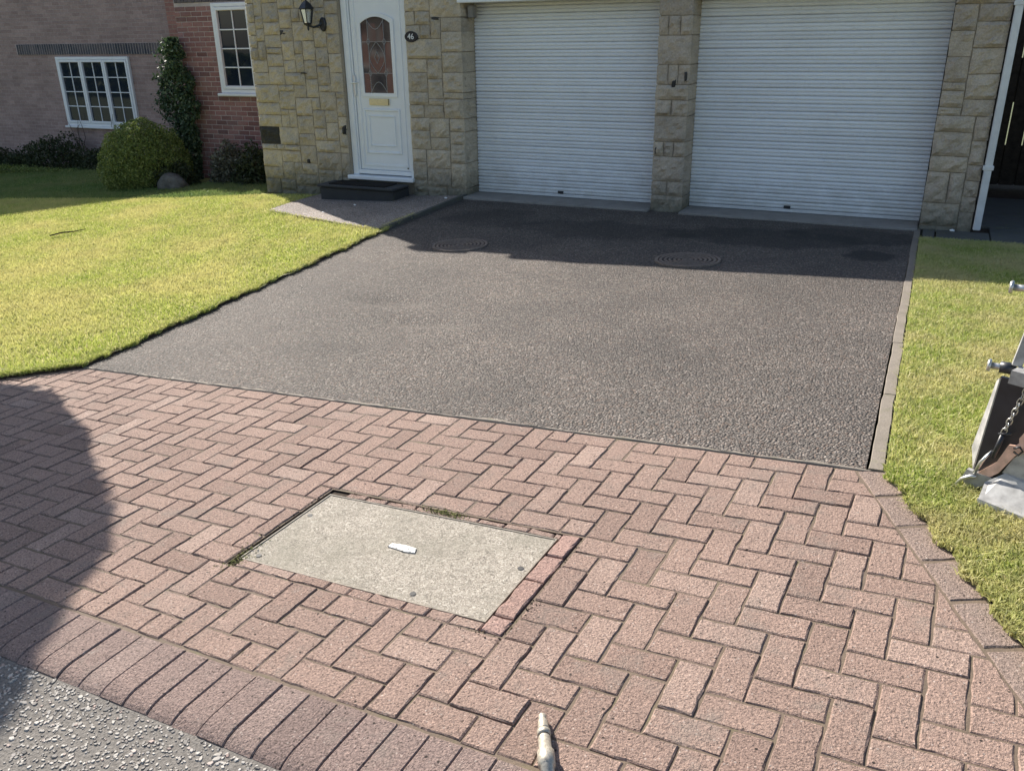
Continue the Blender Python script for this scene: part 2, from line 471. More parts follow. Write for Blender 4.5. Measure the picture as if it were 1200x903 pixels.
M['chrome'] = plain('satin_chrome', (.62,.64,.66), .3, .5, .05, 40)
M['lead'] = plain('lead_came', (.30,.30,.31), .5, .3, .1, 80)
M['rubber'] = plain('dark_rubber', (.012,.012,.013), .7, 0, .2, 60)
M['mat'] = plain('door_mat', (.02,.018,.017), .95, 0, .4, 300, .1, .004)
def mat_glass(name, c, spec=.9, rough=.03):
    mt, nt, b = nodes(name); co = coords(nt)
    f = noise(nt, co, 1.5, 2)
    nt.links.new(ramp(nt, f, [(.3, c), (.7, tuple(x*1.4 for x in c))]), b.inputs['Base Color'])
    b.inputs['Roughness'].default_value = rough; b.inputs['IOR'].default_value = 1.52
    b.inputs['Specular IOR Level'].default_value = spec
    bump(nt, b, f, .004, .3); return mt
M['glass'] = mat_glass('window_glass', (.012,.018,.03), .6)
M['door_glass'] = mat_glass('leaded_door_glass', (.035,.03,.03), 1.0, .05)
mt, nt, b = nodes('lantern_glass'); b.inputs['Base Color'].default_value = (.9,.95,.97,1); b.inputs['Roughness'].default_value = .05
b.inputs['Transmission Weight'].default_value = .85; M['lampglass'] = mt
M['plaque'] = plain('plaque_black', (.015,.017,.022), .3, 0, .1, 60)
M['white'] = plain('white_paint', (.8,.8,.78), .5, 0, .05, 60)
M['iron'] = plain('cast_iron', (.17,.135,.112), .6, .15, .4, 60, .4, .004)
M['iron_dark'] = plain('dark_lid_iron', (.055,.042,.036), .75, .1, .4, 60)  # lid plate colour, darker than the raised rings for contrast
M['steel_frame'] = plain('galvanised_edge', (.20,.175,.14), .75, .1, .4, 50)
M['label'] = plain('white_label', (.58,.56,.52), .7, 0, .15, 200)
M['grey_steel'] = plain('grey_painted_steel', (.34,.335,.325), .5, .15, .32, 22)
M['dark_steel'] = plain('dark_painted_steel', (.022,.024,.03), .4, .1, .25, 20)
M['rust'] = plain('salmon_primer_steel', (.72,.45,.34), .7, 0, .25, 30)
M['galv'] = plain('galvanised_steel', (.50,.50,.48), .35, .85, .15, 50)
M['hosemetal'] = plain('dull_brass_nickel', (.42,.38,.31), .45, .45, .3, 150)
M['timber'] = plain('dark_stained_timber', (.05,.038,.028), .85, 0, .4, 14, .2, .003)
M['rock'] = plain('rockery_stone', (.13,.12,.10), .95, 0, .35, 12, .2, .02)
M['twig'] = plain('twig_bark', (.06,.045,.03), .9, 0, .3, 60)
M['roof'] = plain('roof_tiles', (.12,.07,.055), .85, 0, .3, 6)
M['chip'] = None
mt, nt, b = nodes('stone_chip')
ri = N(nt, 'ShaderNodeNewGeometry').outputs['Random Per Island']
nt.links.new(ramp(nt, ri, [(0, (.10,.09,.08)), (.3, (.20,.18,.16)), (.6, (.33,.30,.26)), (.90, (.42,.385,.34)), (1, (.26,.18,.15))]), b.inputs['Base Color'])
b.inputs['Roughness'].default_value = .7; M['chip'] = mt
M['bark'] = plain('bark', (.09,.07,.05), .95, 0, .3, 25, .2, .01)

def mat_leaf(name, pal, trans=.35, posvar=None, scale=.8):
    mt = bpy.data.materials.new(name); mt.use_nodes = True
    nt = mt.node_tree; nt.nodes.clear()
    out = N(nt, 'ShaderNodeOutputMaterial')
    geo = N(nt, 'ShaderNodeNewGeometry')
    c = ramp(nt, geo.outputs['Random Per Island'], pal)
    if posvar:
        f = noise(nt, geo.outputs['Position'], scale, 4, .62)
        c = mix(nt, ramp(nt, f, [(.40, (0,0,0)), (.62, (.85,)*3)]), c, posvar)
        f2 = noise(nt, geo.outputs['Position'], scale*6, 3, .6)
        c = mix(nt, .5, c, ramp(nt, f2, [(.3, (.36,.37,.36)), (.7, (.64,.63,.6))]), 'OVERLAY')
    d = N(nt, 'ShaderNodeBsdfPrincipled', Roughness=.55); d.inputs['Specular IOR Level'].default_value = .25
    t = N(nt, 'ShaderNodeBsdfTranslucent'); mx = N(nt, 'ShaderNodeMixShader'); mx.inputs[0].default_value = trans
    nt.links.new(c, d.inputs['Base Color']); nt.links.new(c, t.inputs[0])
    nt.links.new(d.outputs[0], mx.inputs[1]); nt.links.new(t.outputs[0], mx.inputs[2]); nt.links.new(mx.outputs[0], out.inputs[0])
    return mt
M['grass'] = mat_leaf('grass_blade', [(0, (.28,.35,.07)), (.45, (.42,.47,.115)), (.8, (.53,.53,.19)), (1, (.66,.60,.34))], .4, (.57,.52,.22), .9)
M['grass_shade'] = mat_leaf('shade_tinted_grass_blade', [(0, (.09,.16,.045)), (.6, (.15,.23,.07)), (1, (.24,.29,.10))], .35, (.22,.25,.10), .9)  # darker, greener copy of the lawn palette, shade put into the blade colour
M['grass_near'] = mat_leaf('verge_grass_blade', [(0, (.23,.31,.06)), (.45, (.38,.44,.11)), (.8, (.50,.50,.19)), (1, (.64,.58,.34))], .4, (.56,.50,.26), 1.6)
M['bushleaf'] = mat_leaf('bush_leaf', [(0, (.10,.14,.035)), (.6, (.19,.24,.06)), (1, (.30,.33,.11))], .3)
M['ivyleaf'] = mat_leaf('climber_leaf', [(0, (.03,.055,.025)), (.7, (.06,.10,.045)), (1, (.17,.21,.13))], .2)
M['lowleaf'] = mat_leaf('shrub_leaf', [(0, (.02,.03,.012)), (.7, (.05,.065,.025)), (1, (.10,.11,.05))], .2)
M['palelf'] = mat_leaf('pale_shrub_leaf', [(0, (.05,.05,.03)), (.6, (.12,.12,.08)), (1, (.26,.26,.20))], .2)
M['treeleaf'] = mat_leaf('tree_leaf', [(0, (.03,.05,.015)), (1, (.09,.12,.03))], .25)
M['lawnsoil'] = plain('lawn_thatch', (.27,.26,.09), .95, 0, .35, 22, .1, .01)

# ------------------------------------------------------------------ ground, drive, road
mb = MB()
STEP = 4.0
xs = list(np.arange(-160, 161, 8)); ys = list(np.arange(-160, 201, 8))
for j, y in enumerate(ys):
    for i, x in enumerate(xs):
        xx = max(-26, min(14, x)); yy = max(-30, min(9, y))
        mb.v.append((x, y, gzf(xx, yy)-.18))
for j in range(len(ys)-1):
    for i in range(len(xs)-1):
        a = j*len(xs)+i; mb.f.append((a, a+1, a+1+len(xs), a+len(xs)))
struct('ground', mb, plain('far_grass', (.085,.10,.04), .95, 0, .3, 3))

TWIST = lambda x, y: gzf(x, y) + .005*mnoise.noise(Vector((x*1.1, y*1.1, 0))) + .0035*mnoise.noise(Vector((x*3.7, y*3.7, 5))) \
    - .045*math.exp(-(((x+3.55)/.30)**2 + ((y+4.05)/.12)**2)) - .034*math.exp(-(((x+3.05)/.30)**2 + ((y+4.50)/.10)**2)) + .010*math.exp(-(((x+3.9)/.5)**2 + ((y+4.45)/.2)**2))
a0 = pav(-42.4, 5.1); a1 = pav(4.1, 5.1)
DRIVE = [(a0.x, a0.y), (a1.x, a1.y), (-.03, -.0), (-.03, .36), (-5.06, .36), (-5.06, -.02), (-5.10, -1.2)]
DRIVE_CVX = [(a0.x, a0.y), (a1.x, a1.y), (-.03, .36), (-5.075, .36), (-5.10, -1.2)]
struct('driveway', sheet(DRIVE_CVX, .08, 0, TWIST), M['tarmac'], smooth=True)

# road: one sheet in front of the kerb
r0 = pav(-160, -15.5, -.03); mb = MB()
for a in np.arange(-160, 161, 4):
    for b_ in (-15.3, -22, -30, -45, -70):
        p = pav(a, b_, -.021); mb.v.append(tuple(p))
nb = 5; na = len(mb.v)//nb
for i in range(na-1):
    for j in range(nb-1):
        k = i*nb+j; mb.f.append((k+1, k+1+nb, k+nb, k))
struct('road', mb, M['road'])
# exposed chippings in the road
g = np.random.default_rng(3); mb = MB()
for _ in range(6800):
    a = g.uniform(-26, -4); b_ = -15.5 - abs(g.normal(0, 4.2))
    p = pav(a, b_, -.021); s = g.uniform(.0024, .0068)*(1 if g.random() < .93 else 1.6)
    th = g.uniform(0, math.pi); ex = g.uniform(1.0, 1.9)
    ax = Vector((math.cos(th), math.sin(th), .08*g.normal())); ay = Vector((-math.sin(th), math.cos(th), .08*g.normal()))
    up = Vector((0,0,1))
    ring = []
    for k in range(6):
        t = k*math.pi/3 + g.uniform(-.25, .25)
        ring.append(p + ax*(s*ex*math.cos(t)) + ay*(s*math.sin(t)) - up*.003)
    top = [p + (v-p)*.6 + up*(s*g.uniform(.15, .4)+.003) for v in ring]
    mb.add(ring+top, [(k, (k+1) % 6, (k+1) % 6+6, k+6) for k in range(6)]+[(6,7,8,9,10,11)])
solo('road_chippings', mb, M['chip'], (0,0,0), 'pale stone chippings set in the grey road surface below the kerb', 'chippings', None, 'stuff')

# ------------------------------------------------------------------ paving
REG = [(-62, -13.05), (12.17, -13.05), (3.75, 4.98), (-42.4, 4.98), (-46.3, 1.8)]
HOLE = (-15.32, -4.0, -9.0, -3.0)                       # a0,a1,b0,b1 opening round the inspection cover
def subtract(poly, h):
    x0, x1, y0, y1 = h
    xs_ = [p[0] for p in poly]; ys_ = [p[1] for p in poly]
    if max(xs_) <= x0 or min(xs_) >= x1 or max(ys_) <= y0 or min(ys_) >= y1: return [poly]
    out = [clip(poly, 1, 0, x0), clip(poly, -1, 0, -x1)]
    mid = clip(clip(poly, -1, 0, -x0), 1, 0, x1)
    if len(mid) >= 3:
        out += [clip(mid, 0, 1, y0), clip(mid, 0, -1, -y1)]
    return [p for p in out if len(p) >= 3 and abs(area(p)) > .04]

def shrink(poly, d):
    """inset a convex ccw polygon by d"""
    n = len(poly); out = poly
    for i in range(n):
        p = poly[i]; q = poly[(i+1) % n]
        ex, ey = q[0]-p[0], q[1]-p[1]; l = math.hypot(ex, ey)
        if l < 1e-5: continue
        nx, ny = ey/l, -ex/l                   # outward
        out = clip(out, nx, ny, nx*p[0]+ny*p[1]-d)
        if len(out) < 3: return []
    return out
def dedupe(poly, eps=.008):
    out = []
    for p in poly:
        if not out or math.hypot(p[0]-out[-1][0], p[1]-out[-1][1]) > eps: out.append(p)
    if len(out) > 1 and math.hypot(out[0][0]-out[-1][0], out[0][1]-out[-1][1]) <= eps: out.pop()
    return out

def paver_mesh(poly, c, seed, tall=.03, bev=.0028, tilt=.0045, wear=.0021):
    """paver in lattice units around centre c -> world-oriented verts relative to pav(c)"""
    r = random.Random(seed); mb = MB()
    top = poly
    tx, ty = r.gauss(0, tilt), r.gauss(0, tilt); dh = r.gauss(0, .0011)
    # densify the outline so that arrises can be ragged
    dense = []
    for i in range(len(poly)):
        p = poly[i]; q = poly[(i+1) % len(poly)]
        l = math.hypot(q[0]-p[0], q[1]-p[1]); k = max(1, int(l/.32))
        for j in range(k):
            t = j/k; jx = r.gauss(0, wear/U) if j else r.gauss(0, wear*.5/U); jy = r.gauss(0, wear/U) if j else r.gauss(0, wear*.5/U)
            dense.append((p[0]+(q[0]-p[0])*t+jx*.6, p[1]+(q[1]-p[1])*t+jy*.6))
    n = len(dense)
    def P(a, b_, h):
        a -= c[0]; b_ -= c[1]
        v = PX*(a*U)+PY*(b_*U)+PN*(h+dh+tx*a*U+ty*b_*U); return (v.x, v.y, v.z)
    ring_t = []
    for (a, b_) in dense:
        da, db = c[0]-a, c[1]-b_; l = math.hypot(da, db)+1e-6
        k = (bev*1.35+abs(r.gauss(0, wear*.7)))/U
        ring_t.append((a+da/l*k, b_+db/l*k))
    for (a, b_) in ring_t: mb.v.append(P(a, b_, 0))
    for (a, b_) in dense: mb.v.append(P(a, b_, -bev-abs(r.gauss(0, .0012))))
    for (a, b_) in dense: mb.v.append(P(a, b_, -tall))
    mb.f.append(tuple(range(n)))
    for i in range(n):
        j = (i+1) % n
        mb.f.append((i, n+i, n+j, j)); mb.f.append((n+i, 2*n+i, 2*n+j, n+j))
    return mb

def project(p):
    d = Vector(p)-CAM
    z = sum(RH[2][i]*d[i] for i in range(3)); x = sum(RH[0][i]*d[i] for i in range(3)); y = sum(RH[1][i]*d[i] for i in range(3))
    return (x/z*FPX+600, y/z*FPX+451.5, z) if z > .1 else None

pieces = []
for i in range(-64, 16):
    for j in range(-15, 7):
        d = (i-j) % 4
        if d == 0: poly = [(i, j), (i+2, j), (i+2, j+1), (i, j+1)]
        elif d == 3: poly = [(i, j), (i+1, j), (i+1, j+2), (i, j+2)]
        else: continue
        poly = dedupe(clip_poly(poly, REG))
        if len(poly) < 3 or abs(area(poly)) < .02: continue
        for q in subtract(poly, HOLE):
            q = dedupe(q)
            if len(q) < 3: continue
            g_ = .024+rng.random()*.016
            q = dedupe(shrink(q, g_))
            if len(q) >= 3 and area(q) > .02: pieces.append(q)
base = pav(-10, -4)
bed = MB(); bed.v = [tuple(pav(a, b_, -.0095)) for a, b_ in [(-62,-13.2),(13.4,-13.2),(8.6,-5.2),(4.6,5.0),(-42.4,5.0),(-46.3,1.8)]]
bed.f = [(0,1,2,3,4,5)]
# bed with an opening for the inspection chamber
bed = MB(); hx0, hx1, hy0, hy1 = -15.28, -4.05, -8.95, -3.05
BREG = [(-62, -13.16), (13.4, -13.16), (5.05, 5.03), (-42.4, 5.03), (-46.3, 1.8)]
for q in (clip(BREG, 1, 0, hx0), clip(BREG, -1, 0, -hx1), clip(clip(clip(BREG, -1, 0, -hx0), 1, 0, hx1), 0, 1, hy0), clip(clip(clip(BREG, -1, 0, -hx0), 1, 0, hx1), 0, -1, -hy1)):
    if len(q) >= 3: bed.add([pav(a, b_, -.0042) for a, b_ in q], [tuple(range(len(q)))])
paving = struct('paving', bed, M['sand'], tuple(base))
info = []
for q in pieces:
    c = (sum(p[0] for p in q)/len(q), sum(p[1] for p in q)/len(q))
    pr = [project(pav(*p)) for p in q]
    vis = 0
    if all(pr):
        cx = sum(p[0] for p in pr)/len(pr); cy = sum(p[1] for p in pr)/len(pr)
        ar = abs(area([(p[0], p[1]) for p in pr]))
        vis = ar if (-30 < cx < 1230 and cy < 930) else -1
    info.append((vis, c, q))
info.sort(key=lambda t: -t[0])
rest = MB()
for k, (vis, c, q) in enumerate(info):
    mbp = paver_mesh(q, c, k)
    wp = pav(*c)
    if k < 300 and vis > 0:
        link('paver', mesh('paver', mbp), M['paver'], paving, wp-base)
    else:
        rest.add([(x+wp.x, y+wp.y, z+wp.z) for x, y, z in mbp.v], mbp.f)
def mat_paver_island():
    mt = M['paver'].copy(); mt.name = 'paver_far'
    nt = mt.node_tree
    oi = [n for n in nt.nodes if n.type == 'OBJECT_INFO'][0]
    ge = nt.nodes.new('ShaderNodeNewGeometry')
    for l in list(oi.outputs['Random'].links):
        to = l.to_socket; nt.links.new(ge.outputs['Random Per Island'], to)
    return mt
o = part('far_pavers', rest, mat_paver_island(), paving); o['kind'] = 'stuff'

# splay edging course of the verge
def lerp2(p, q, t): return (p[0]+(q[0]-p[0])*t, p[1]+(q[1]-p[1])*t)
e_in = [(3.78, 4.95), (4.67, 3.05), (5.56, 1.13), (6.46, -.79), (7.36, -2.72), (8.26, -4.65), (9.16, -6.58), (10.06, -8.5), (10.96, -10.43), (11.86, -12.36)]
for k in range(len(e_in)-1):
    p, q = e_in[k], e_in[k+1]
    dx, dy = q[0]-p[0], q[1]-p[1]; l = math.hypot(dx, dy); nx, ny = -dy/l, dx/l
    w = 1.02+rng.uniform(-.04, .06); s = .035
    nx, ny = abs(nx), abs(ny)
    poly = [lerp2(p, q, s), lerp2(p, q, 1-s)]
    poly = [(x+nx*.035, y+ny*.035) for x, y in poly]
    poly = poly[::-1] if True else poly
    poly = [poly[0], (poly[0][0]+nx*w, poly[0][1]+ny*w), (poly[1][0]+nx*w, poly[1][1]+ny*w), poly[1]]
    if area(poly) < 0: poly = poly[::-1]
    c = (sum(t[0] for t in poly)/4, sum(t[1] for t in poly)/4)
    link('edging_paver', mesh('edging_paver', paver_mesh(poly, c, 900+k, tilt=.006)), M['edge_paver'], paving, pav(*c)-base)
EDGE_OUT = [(p[0]+.95, p[1]+.45) for p in e_in]

# pointing strip along the foot of the tarmac
mb = MB(); n = 90; r = random.Random(5)
for i in range(n+1):
    a = -42.6+(4.3+42.6)*i/n
    lo, hi = 5.02, 5.24+.05*math.sin(a*.9)+r.uniform(-.10, .08)
    p0 = pav(a, lo, -.03); p1 = pav(a, lo+.03, .001+r.uniform(-.002, .002)); p2 = pav(a, hi-.06, .003+r.uniform(-.002, .002)); p3 = pav(a, hi+.05, -.02)
    mb.v += [tuple(p0), tuple(p1), tuple(p2), tuple(p3)]
for i in range(n):
    for k in range(3): mb.f.append((4*i+k, 4*i+4+k, 4*i+5+k, 4*i+1+k))
struct('concrete_haunching', mb, M['concrete'], smooth=True)

# kerb blocks (bullnosed) along the road
kb = pav(-6, -14.2)
mb = MB(); mb.v = [tuple(pav(a, b_, h)) for a, b_, h in [(-62,-13.0,-.0045),(14,-13.0,-.0045),(14,-14.9,-.006),(-62,-14.9,-.006),(14,-15.3,-.018),(-62,-15.3,-.018)]]; mb.f = [(3,2,1,0),(5,4,2,3)]
kerb = struct('kerb', mb, M['sand'], tuple(kb))
prof = [(-13.09, -.004), (-13.13, -.0005), (-14.2, .000), (-14.9, -.001), (-15.12, -.0045), (-15.3, -.0105), (-15.43, -.0185), (-15.45, -.06)]
def kerb_mesh(w, seed):
    r = random.Random(seed); mb = MB(); np_ = len(prof); tl = r.gauss(0, .003); dh = r.gauss(0, .0012)
    for a, ins in ((-w/2, 1), (-w/2+.035, 0), (w/2-.035, 0), (w/2, 1)):
        for b_, h in prof:
            v = PX*(a*U)+PY*((b_+14.2)*U+r.gauss(0, .0008))+PN*(h-ins*.0035+dh+tl*a*U); mb.v.append((v.x, v.y, v.z))
    for s_ in range(3):
        for k in range(np_-1):
            i = s_*np_+k; mb.f.append((i, i+1, i+1+np_, i+np_))
    bot = len(mb.v)
    for s_ in (0, 3):
        for b_ in (-13.09, -15.45):
            a = -w/2 if s_ == 0 else w/2
            v = PX*(a*U)+PY*((b_+14.2)*U)+PN*(-.06); mb.v.append((v.x, v.y, v.z))
    mb.f.append(tuple(list(range(np_))[::-1]+[bot])); mb.f.append(tuple(list(range(3*np_, 4*np_))+[bot+3, bot+2][:1]))
    return mb
a = -34.3
k = 0
while a < 8:
    w = .985+rng.uniform(-.012, .012)
    link('kerb_block', mesh('kerb_block', kerb_mesh(w-.018, k), smooth=False), M['kerb'], kerb, pav(a+w/2, -14.2)-kb)
    a += w; k += 1

# ------------------------------------------------------------------ rectangular inspection cover
c0, c1, d0, d1 = -15.12, -4.88, -8.5, -3.42
cc_ = ((c0+c1)/2, (d0+d1)/2)
base = tuple(pav(*cc_, -.05))
cover = thing('inspection_cover', base, 'large rectangular pale concrete-filled inspection cover set into the block paving', 'manhole cover')
HC = -.0065
mb = MB()
nx_, ny_ = 40, 20
for j in range(ny_+1):
    for i in range(nx_+1):
        a = c0+.06+(c1-c0-.12)*i/nx_; b_ = d0+.06+(d1-d0-.12)*j/ny_
        mb.v.append(tuple(pav(a, b_, HC+.0012*mnoise.noise(Vector((a*2, b_*2, 1))))))
for j in range(ny_):
    for i in range(nx_):
        k = j*(nx_+1)+i; mb.f.append((k, k+1, k+nx_+2, k+nx_+1))
part('concrete_infill', mb, M['infill'], cover, True)
mb = MB()
def pbox(mb, a0_, a1_, b0_, b1_, h0, h1):
    vs = [pav(a, b_, h) for h in (h0, h1) for a, b_ in ((a0_,b0_),(a1_,b0_),(a1_,b1_),(a0_,b1_))]
    mb.add(vs, [(0,3,2,1),(4,5,6,7),(0,1,5,4),(1,2,6,5),(2,3,7,6),(3,0,4,7)])
t_ = .05
pbox(mb, c0, c1, d0, d0+t_, -.06, HC+.003); pbox(mb, c0, c1, d1-t_, d1, -.06, HC+.003)
pbox(mb, c0, c0+t_, d0+t_, d1-t_, -.06, HC+.0032); pbox(mb, c1-t_, c1, d0+t_, d1-t_, -.06, HC+.0032)
part('steel_edge', mb, M['steel_frame'], cover)
for (a, b_) in ((-14.75, -5.1), (-14.55, -8.1), (-7.85, -8.05), (-5.25, -5.5)):
    mb = MB(); p = pav(a, b_, HC+.0022); ring = [p+(PX*math.cos(k*math.pi/5)*.011+PY*math.sin(k*math.pi/5)*.011) for k in range(10)]
    mb.add(ring, [tuple(range(10))]); part('key_hole', mb, M['rubber'], cover)
mb = MB(); pts = [(-10.35,-5.72),(-9.8,-5.66),(-9.3,-5.72),(-9.2,-5.98),(-9.6,-6.04),(-10.05,-5.98),(-10.38,-5.96)]
r = random.Random(2)
mb.add([pav(a, b_, HC+.0045) for a, b_ in pts][::-1]+[pav(a, b_, HC+.001) for a, b_ in pts][::-1], [tuple(range(7))]+[(i, (i+1) % 7, (i+1) % 7+7, i+7) for i in range(7)])
lb = part('label_plate', mb, M['label'], cover, label='worn white label plate with a few dark specks')
mb = MB()
for (a, b_) in ((-10.2,-5.85),(-10.0,-5.95),(-9.85,-5.8),(-9.7,-6.02),(-9.55,-5.85),(-9.4,-5.98),(-9.3,-5.8),(-10.35,-5.95)):
    pbox(mb, a-.03, a+.03, b_-.02, b_+.02, HC+.004, HC+.0052)
part('speck', mb, M['dark_steel'], lb)
# cut pavers round the cover
def strip_piece(poly, seed, mat='strip', dh=0.0, par=None):
    c = (sum(t[0] for t in poly)/len(poly), sum(t[1] for t in poly)/len(poly))
    mbp = paver_mesh(poly, c, seed, tilt=.02, wear=.003)
    o = link('cut_paver', mesh('cut_paver', mbp), M[mat], paving, pav(c[0], c[1], dh)-base_pav)
base_pav = pav(-10, -4)
r = random.Random(11)
b_ = -8.95
seg = [(-4.72, -4.05)]
for k, (y0, y1) in enumerate(((-8.96,-8.15), (-8.1,-6.1), (-6.05,-4.55), (-4.5,-3.1))):
    strip_piece([(-4.80+r.uniform(-.02,.02), y0+.03), (-4.12+r.uniform(-.05,.05), y0+.02), (-4.10+r.uniform(-.06,.04), y1-.02), (-4.78, y1-.03)], 40+k, dh=.001)
a = -14.9; k = 0
while a < -5.0:
    w = r.choice((.9, 1.3, 1.1, 1.9, 1.6)); w = min(w, -4.85-a)
    if w > .2: strip_piece([(a+.015, -8.97+r.uniform(-.02,.04)), (a+w-.015, -8.97+r.uniform(-.02,.04)), (a+w-.015, -8.53), (a+.015, -8.53)], 60+k, 'paver', dh=-.001+r.uniform(-.002,.001))
    a += w; k += 1
a = -14.4
while a < -4.9:
    w = r.choice((1.0, 1.4, 1.1, 1.8)); w = min(w, -4.8-a)
    if w > .25 and not (-10.2 < a < -9.2): strip_piece([(a+.015, -3.38), (a+w-.015, -3.38), (a+w-.03, -3.08+r.uniform(-.05,.03)), (a+.03, -3.08+r.uniform(-.05,.03))], 80+k, 'paver', dh=-.004)
    a += w; k += 1
for k2, (y0, y1) in enumerate(((-6.0, -4.7), (-4.65, -3.1))):
    pass
# chamber soil round the cover
mb = MB(); mb.v = [tuple(pav(a, b_, -.0125)) for a, b_ in ((-15.4,-9.1),(-3.9,-9.1),(-3.9,-2.9),(-15.4,-2.9))]; mb.f = [(0,1,2,3)]
o = part('joint_soil', mb, M['soil'], paving)
g = np.random.default_rng(8); mb = MB()
def crumb(p, s):
    vs = [p+Vector((g.normal(), g.normal(), g.normal()*.6)).normalized()*s*g.uniform(.6, 1.2) for _ in range(5)]
    mb.add(vs, [(0,1,2),(0,2,3),(0,3,4),(0,4,1),(1,2,4),(2,3,4)])
for _ in range(900):
    s_ = g.random()
    if s_ < .5: a, b_ = -3.9+g.normal(0, .09), g.uniform(-9.1, -3.1)
    elif s_ < .7: a, b_ = g.uniform(-6.5, -3.8), -9.15+g.normal(0, .1)
    elif s_ < .85: a, b_ = g.uniform(-14.5, -9), -3.15+g.normal(0, .09)
    else: a, b_ = -15.35+g.normal(0, .1), g.uniform(-8.8, -3.4)
    crumb(pav(a, b_, -.012+g.uniform(0, .012)), g.uniform(.002, .006))
mbk = mb; mb = MB()
for _ in range(700):
    if g.random() < .5: a, b_ = g.normal(-9.6, .5), -3.2+g.normal(0, .1)
    else: a, b_ = -15.15+g.normal(0, .25), -8.55+g.normal(0, .45)
    crumb(pav(a, b_, -.002+g.uniform(-.004, .004)), g.uniform(.002, .005))
solo('moss', mb, plain('moss_green', (.17,.17,.05), .95, 0, .4, 60), tuple(pav(-12, -6)), 'olive moss at two corners of the rectangular inspection cover', 'moss', None, 'stuff')
mb = mbk
solo('soil_crumbs', mb, M['soil'], tuple(pav(-4, -6)), 'dark crumbs of soil along the gaps round the rectangular inspection cover', 'soil', None, 'stuff')

# ------------------------------------------------------------------ lawns
f0 = pav(-42.45, 5.0); f1 = pav(-46.3, 1.75); f2 = pav(-62, -13.0)
ldx = lambda y: f0.x+(y-f0.y)/(-1.2-f0.y)*(-5.10-f0.x)
LAWN = [(f1.x, f1.y), (f0.x, f0.y), (-5.10, -1.2), (-5.12, 4.6), (-24.5, 4.6), (-24.5, f2.y), (f2.x, f2.y)]
# convex pieces
L1 = [(f1.x, f1.y), (f0.x, f0.y), (-5.10, -1.2), (-5.12, 0.05), (-8.22, 0.05), (-24.5, 0.05)]
L1 = [(-24.5, f1.y), (f1.x, f1.y), (f0.x, f0.y), (-5.10, -1.2), (-5.195, .05), (-24.5, .05)]
L2 = [(-24.5, .05), (-8.22, .05), (-8.22, 4.6), (-24.5, 4.6)]
L3 = [(-24.5, f2.y), (f2.x, f2.y), (f1.x, f1.y), (-24.5, f1.y)]
mb = MB(); LZ = .019
for L in (L1, L2, L3):
    s_ = sheet(L, .3, LZ); mb.add(s_.v, s_.f)
edge = [(f2.x, f2.y), (f1.x, f1.y), (f0.x, f0.y)]+[(ldx(y), y) for y in np.arange(-5.6, -1.1, .2)]+[(-5.12, 0)]
s_e = skirt(edge, LZ-.001, .08)
struct('lawn', mb, M['lawnsoil'], smooth=False)
struct('lawn_edge', s_e, M['soil'])
PATH = [(-7.25, -1.12), (-5.07, -1.92), (-5.07, .05), (-7.25, .05)]
# right verge
vz = lambda x, y: (pavz(x, y) if y < yb(x) else gzf(x, y))
def vzf(x, y):
    a, b_ = pavab(x, y)
    return gzf(x, y)
e0 = [pav(a+.0, b_) for a, b_ in EDGE_OUT]
VERGE = [(p.x, p.y) for p in e0[::-1]]
# convex hull pieces as a fan of quads to the right
mb = MB()
far = 9.0
for k in range(len(e0)-1):
    p, q = e0[k], e0[k+1]
    poly = [(q.x, q.y), (far, q.y), (far, p.y), (p.x, p.y)]
    if q.y < p.y:
        s_ = sheet(poly, .25, .012); mb.add(s_.v, s_.f)
VTOP = [(.027, e0[0].y), (far, e0[0].y), (far, -.62), (.027, -.62)]
s_ = sheet(VTOP, .25, .012); mb.add(s_.v, s_.f)
struct('verge', mb, M['lawnsoil'])

def blades(name, pts, hgt, wid, mat, label, seed, lean=.5, zoff=.0, zs=None):
    g = np.random.default_rng(seed); n = len(pts)
    z = gz(pts[:,0], pts[:,1])+zoff
    ang = g.uniform(0, 2*np.pi, n); h = hgt*g.uniform(.55, 1.3, n); w = wid*g.uniform(.7, 1.3, n)
    la = g.uniform(0, 2*np.pi, n); ll = np.abs(g.normal(0, lean, n))*h
    b = np.stack([pts[:,0], pts[:,1], z-.004], 1)
    side = np.stack([np.cos(ang), np.sin(ang), np.zeros(n)], 1)*w[:,None]/2
    mid = b + np.stack([np.cos(la)*ll*.35, np.sin(la)*ll*.35, h*.6], 1)
    tip = b + np.stack([np.cos(la)*ll, np.sin(la)*ll, h], 1)
    V = np.empty((n, 5, 3)); V[:,0] = b-side; V[:,1] = b+side; V[:,2] = mid+side*.8; V[:,3] = mid-side*.8; V[:,4] = tip
    V = V.reshape(-1, 3)
    i = np.arange(n)*5
    me = bpy.data.meshes.new(name)
    me.vertices.add(n*5); me.vertices.foreach_set('co', V.ravel())
    loops = np.stack([i, i+1, i+2, i+3, i+3, i+2, i+4], 1).ravel()
    me.loops.add(n*7); me.loops.foreach_set('vertex_index', loops.astype(np.int32))
    st = np.empty((n, 2), np.int32); st[:,0] = np.arange(n)*7; st[:,1] = st[:,0]+4
    me.polygons.add(n*2); me.polygons.foreach_set('loop_start', st.ravel())
    me.update(calc_edges=True)
    o = link(name, me, mat); o['kind'] = 'stuff'; o['label'] = label; o['category'] = 'grass'
    return o

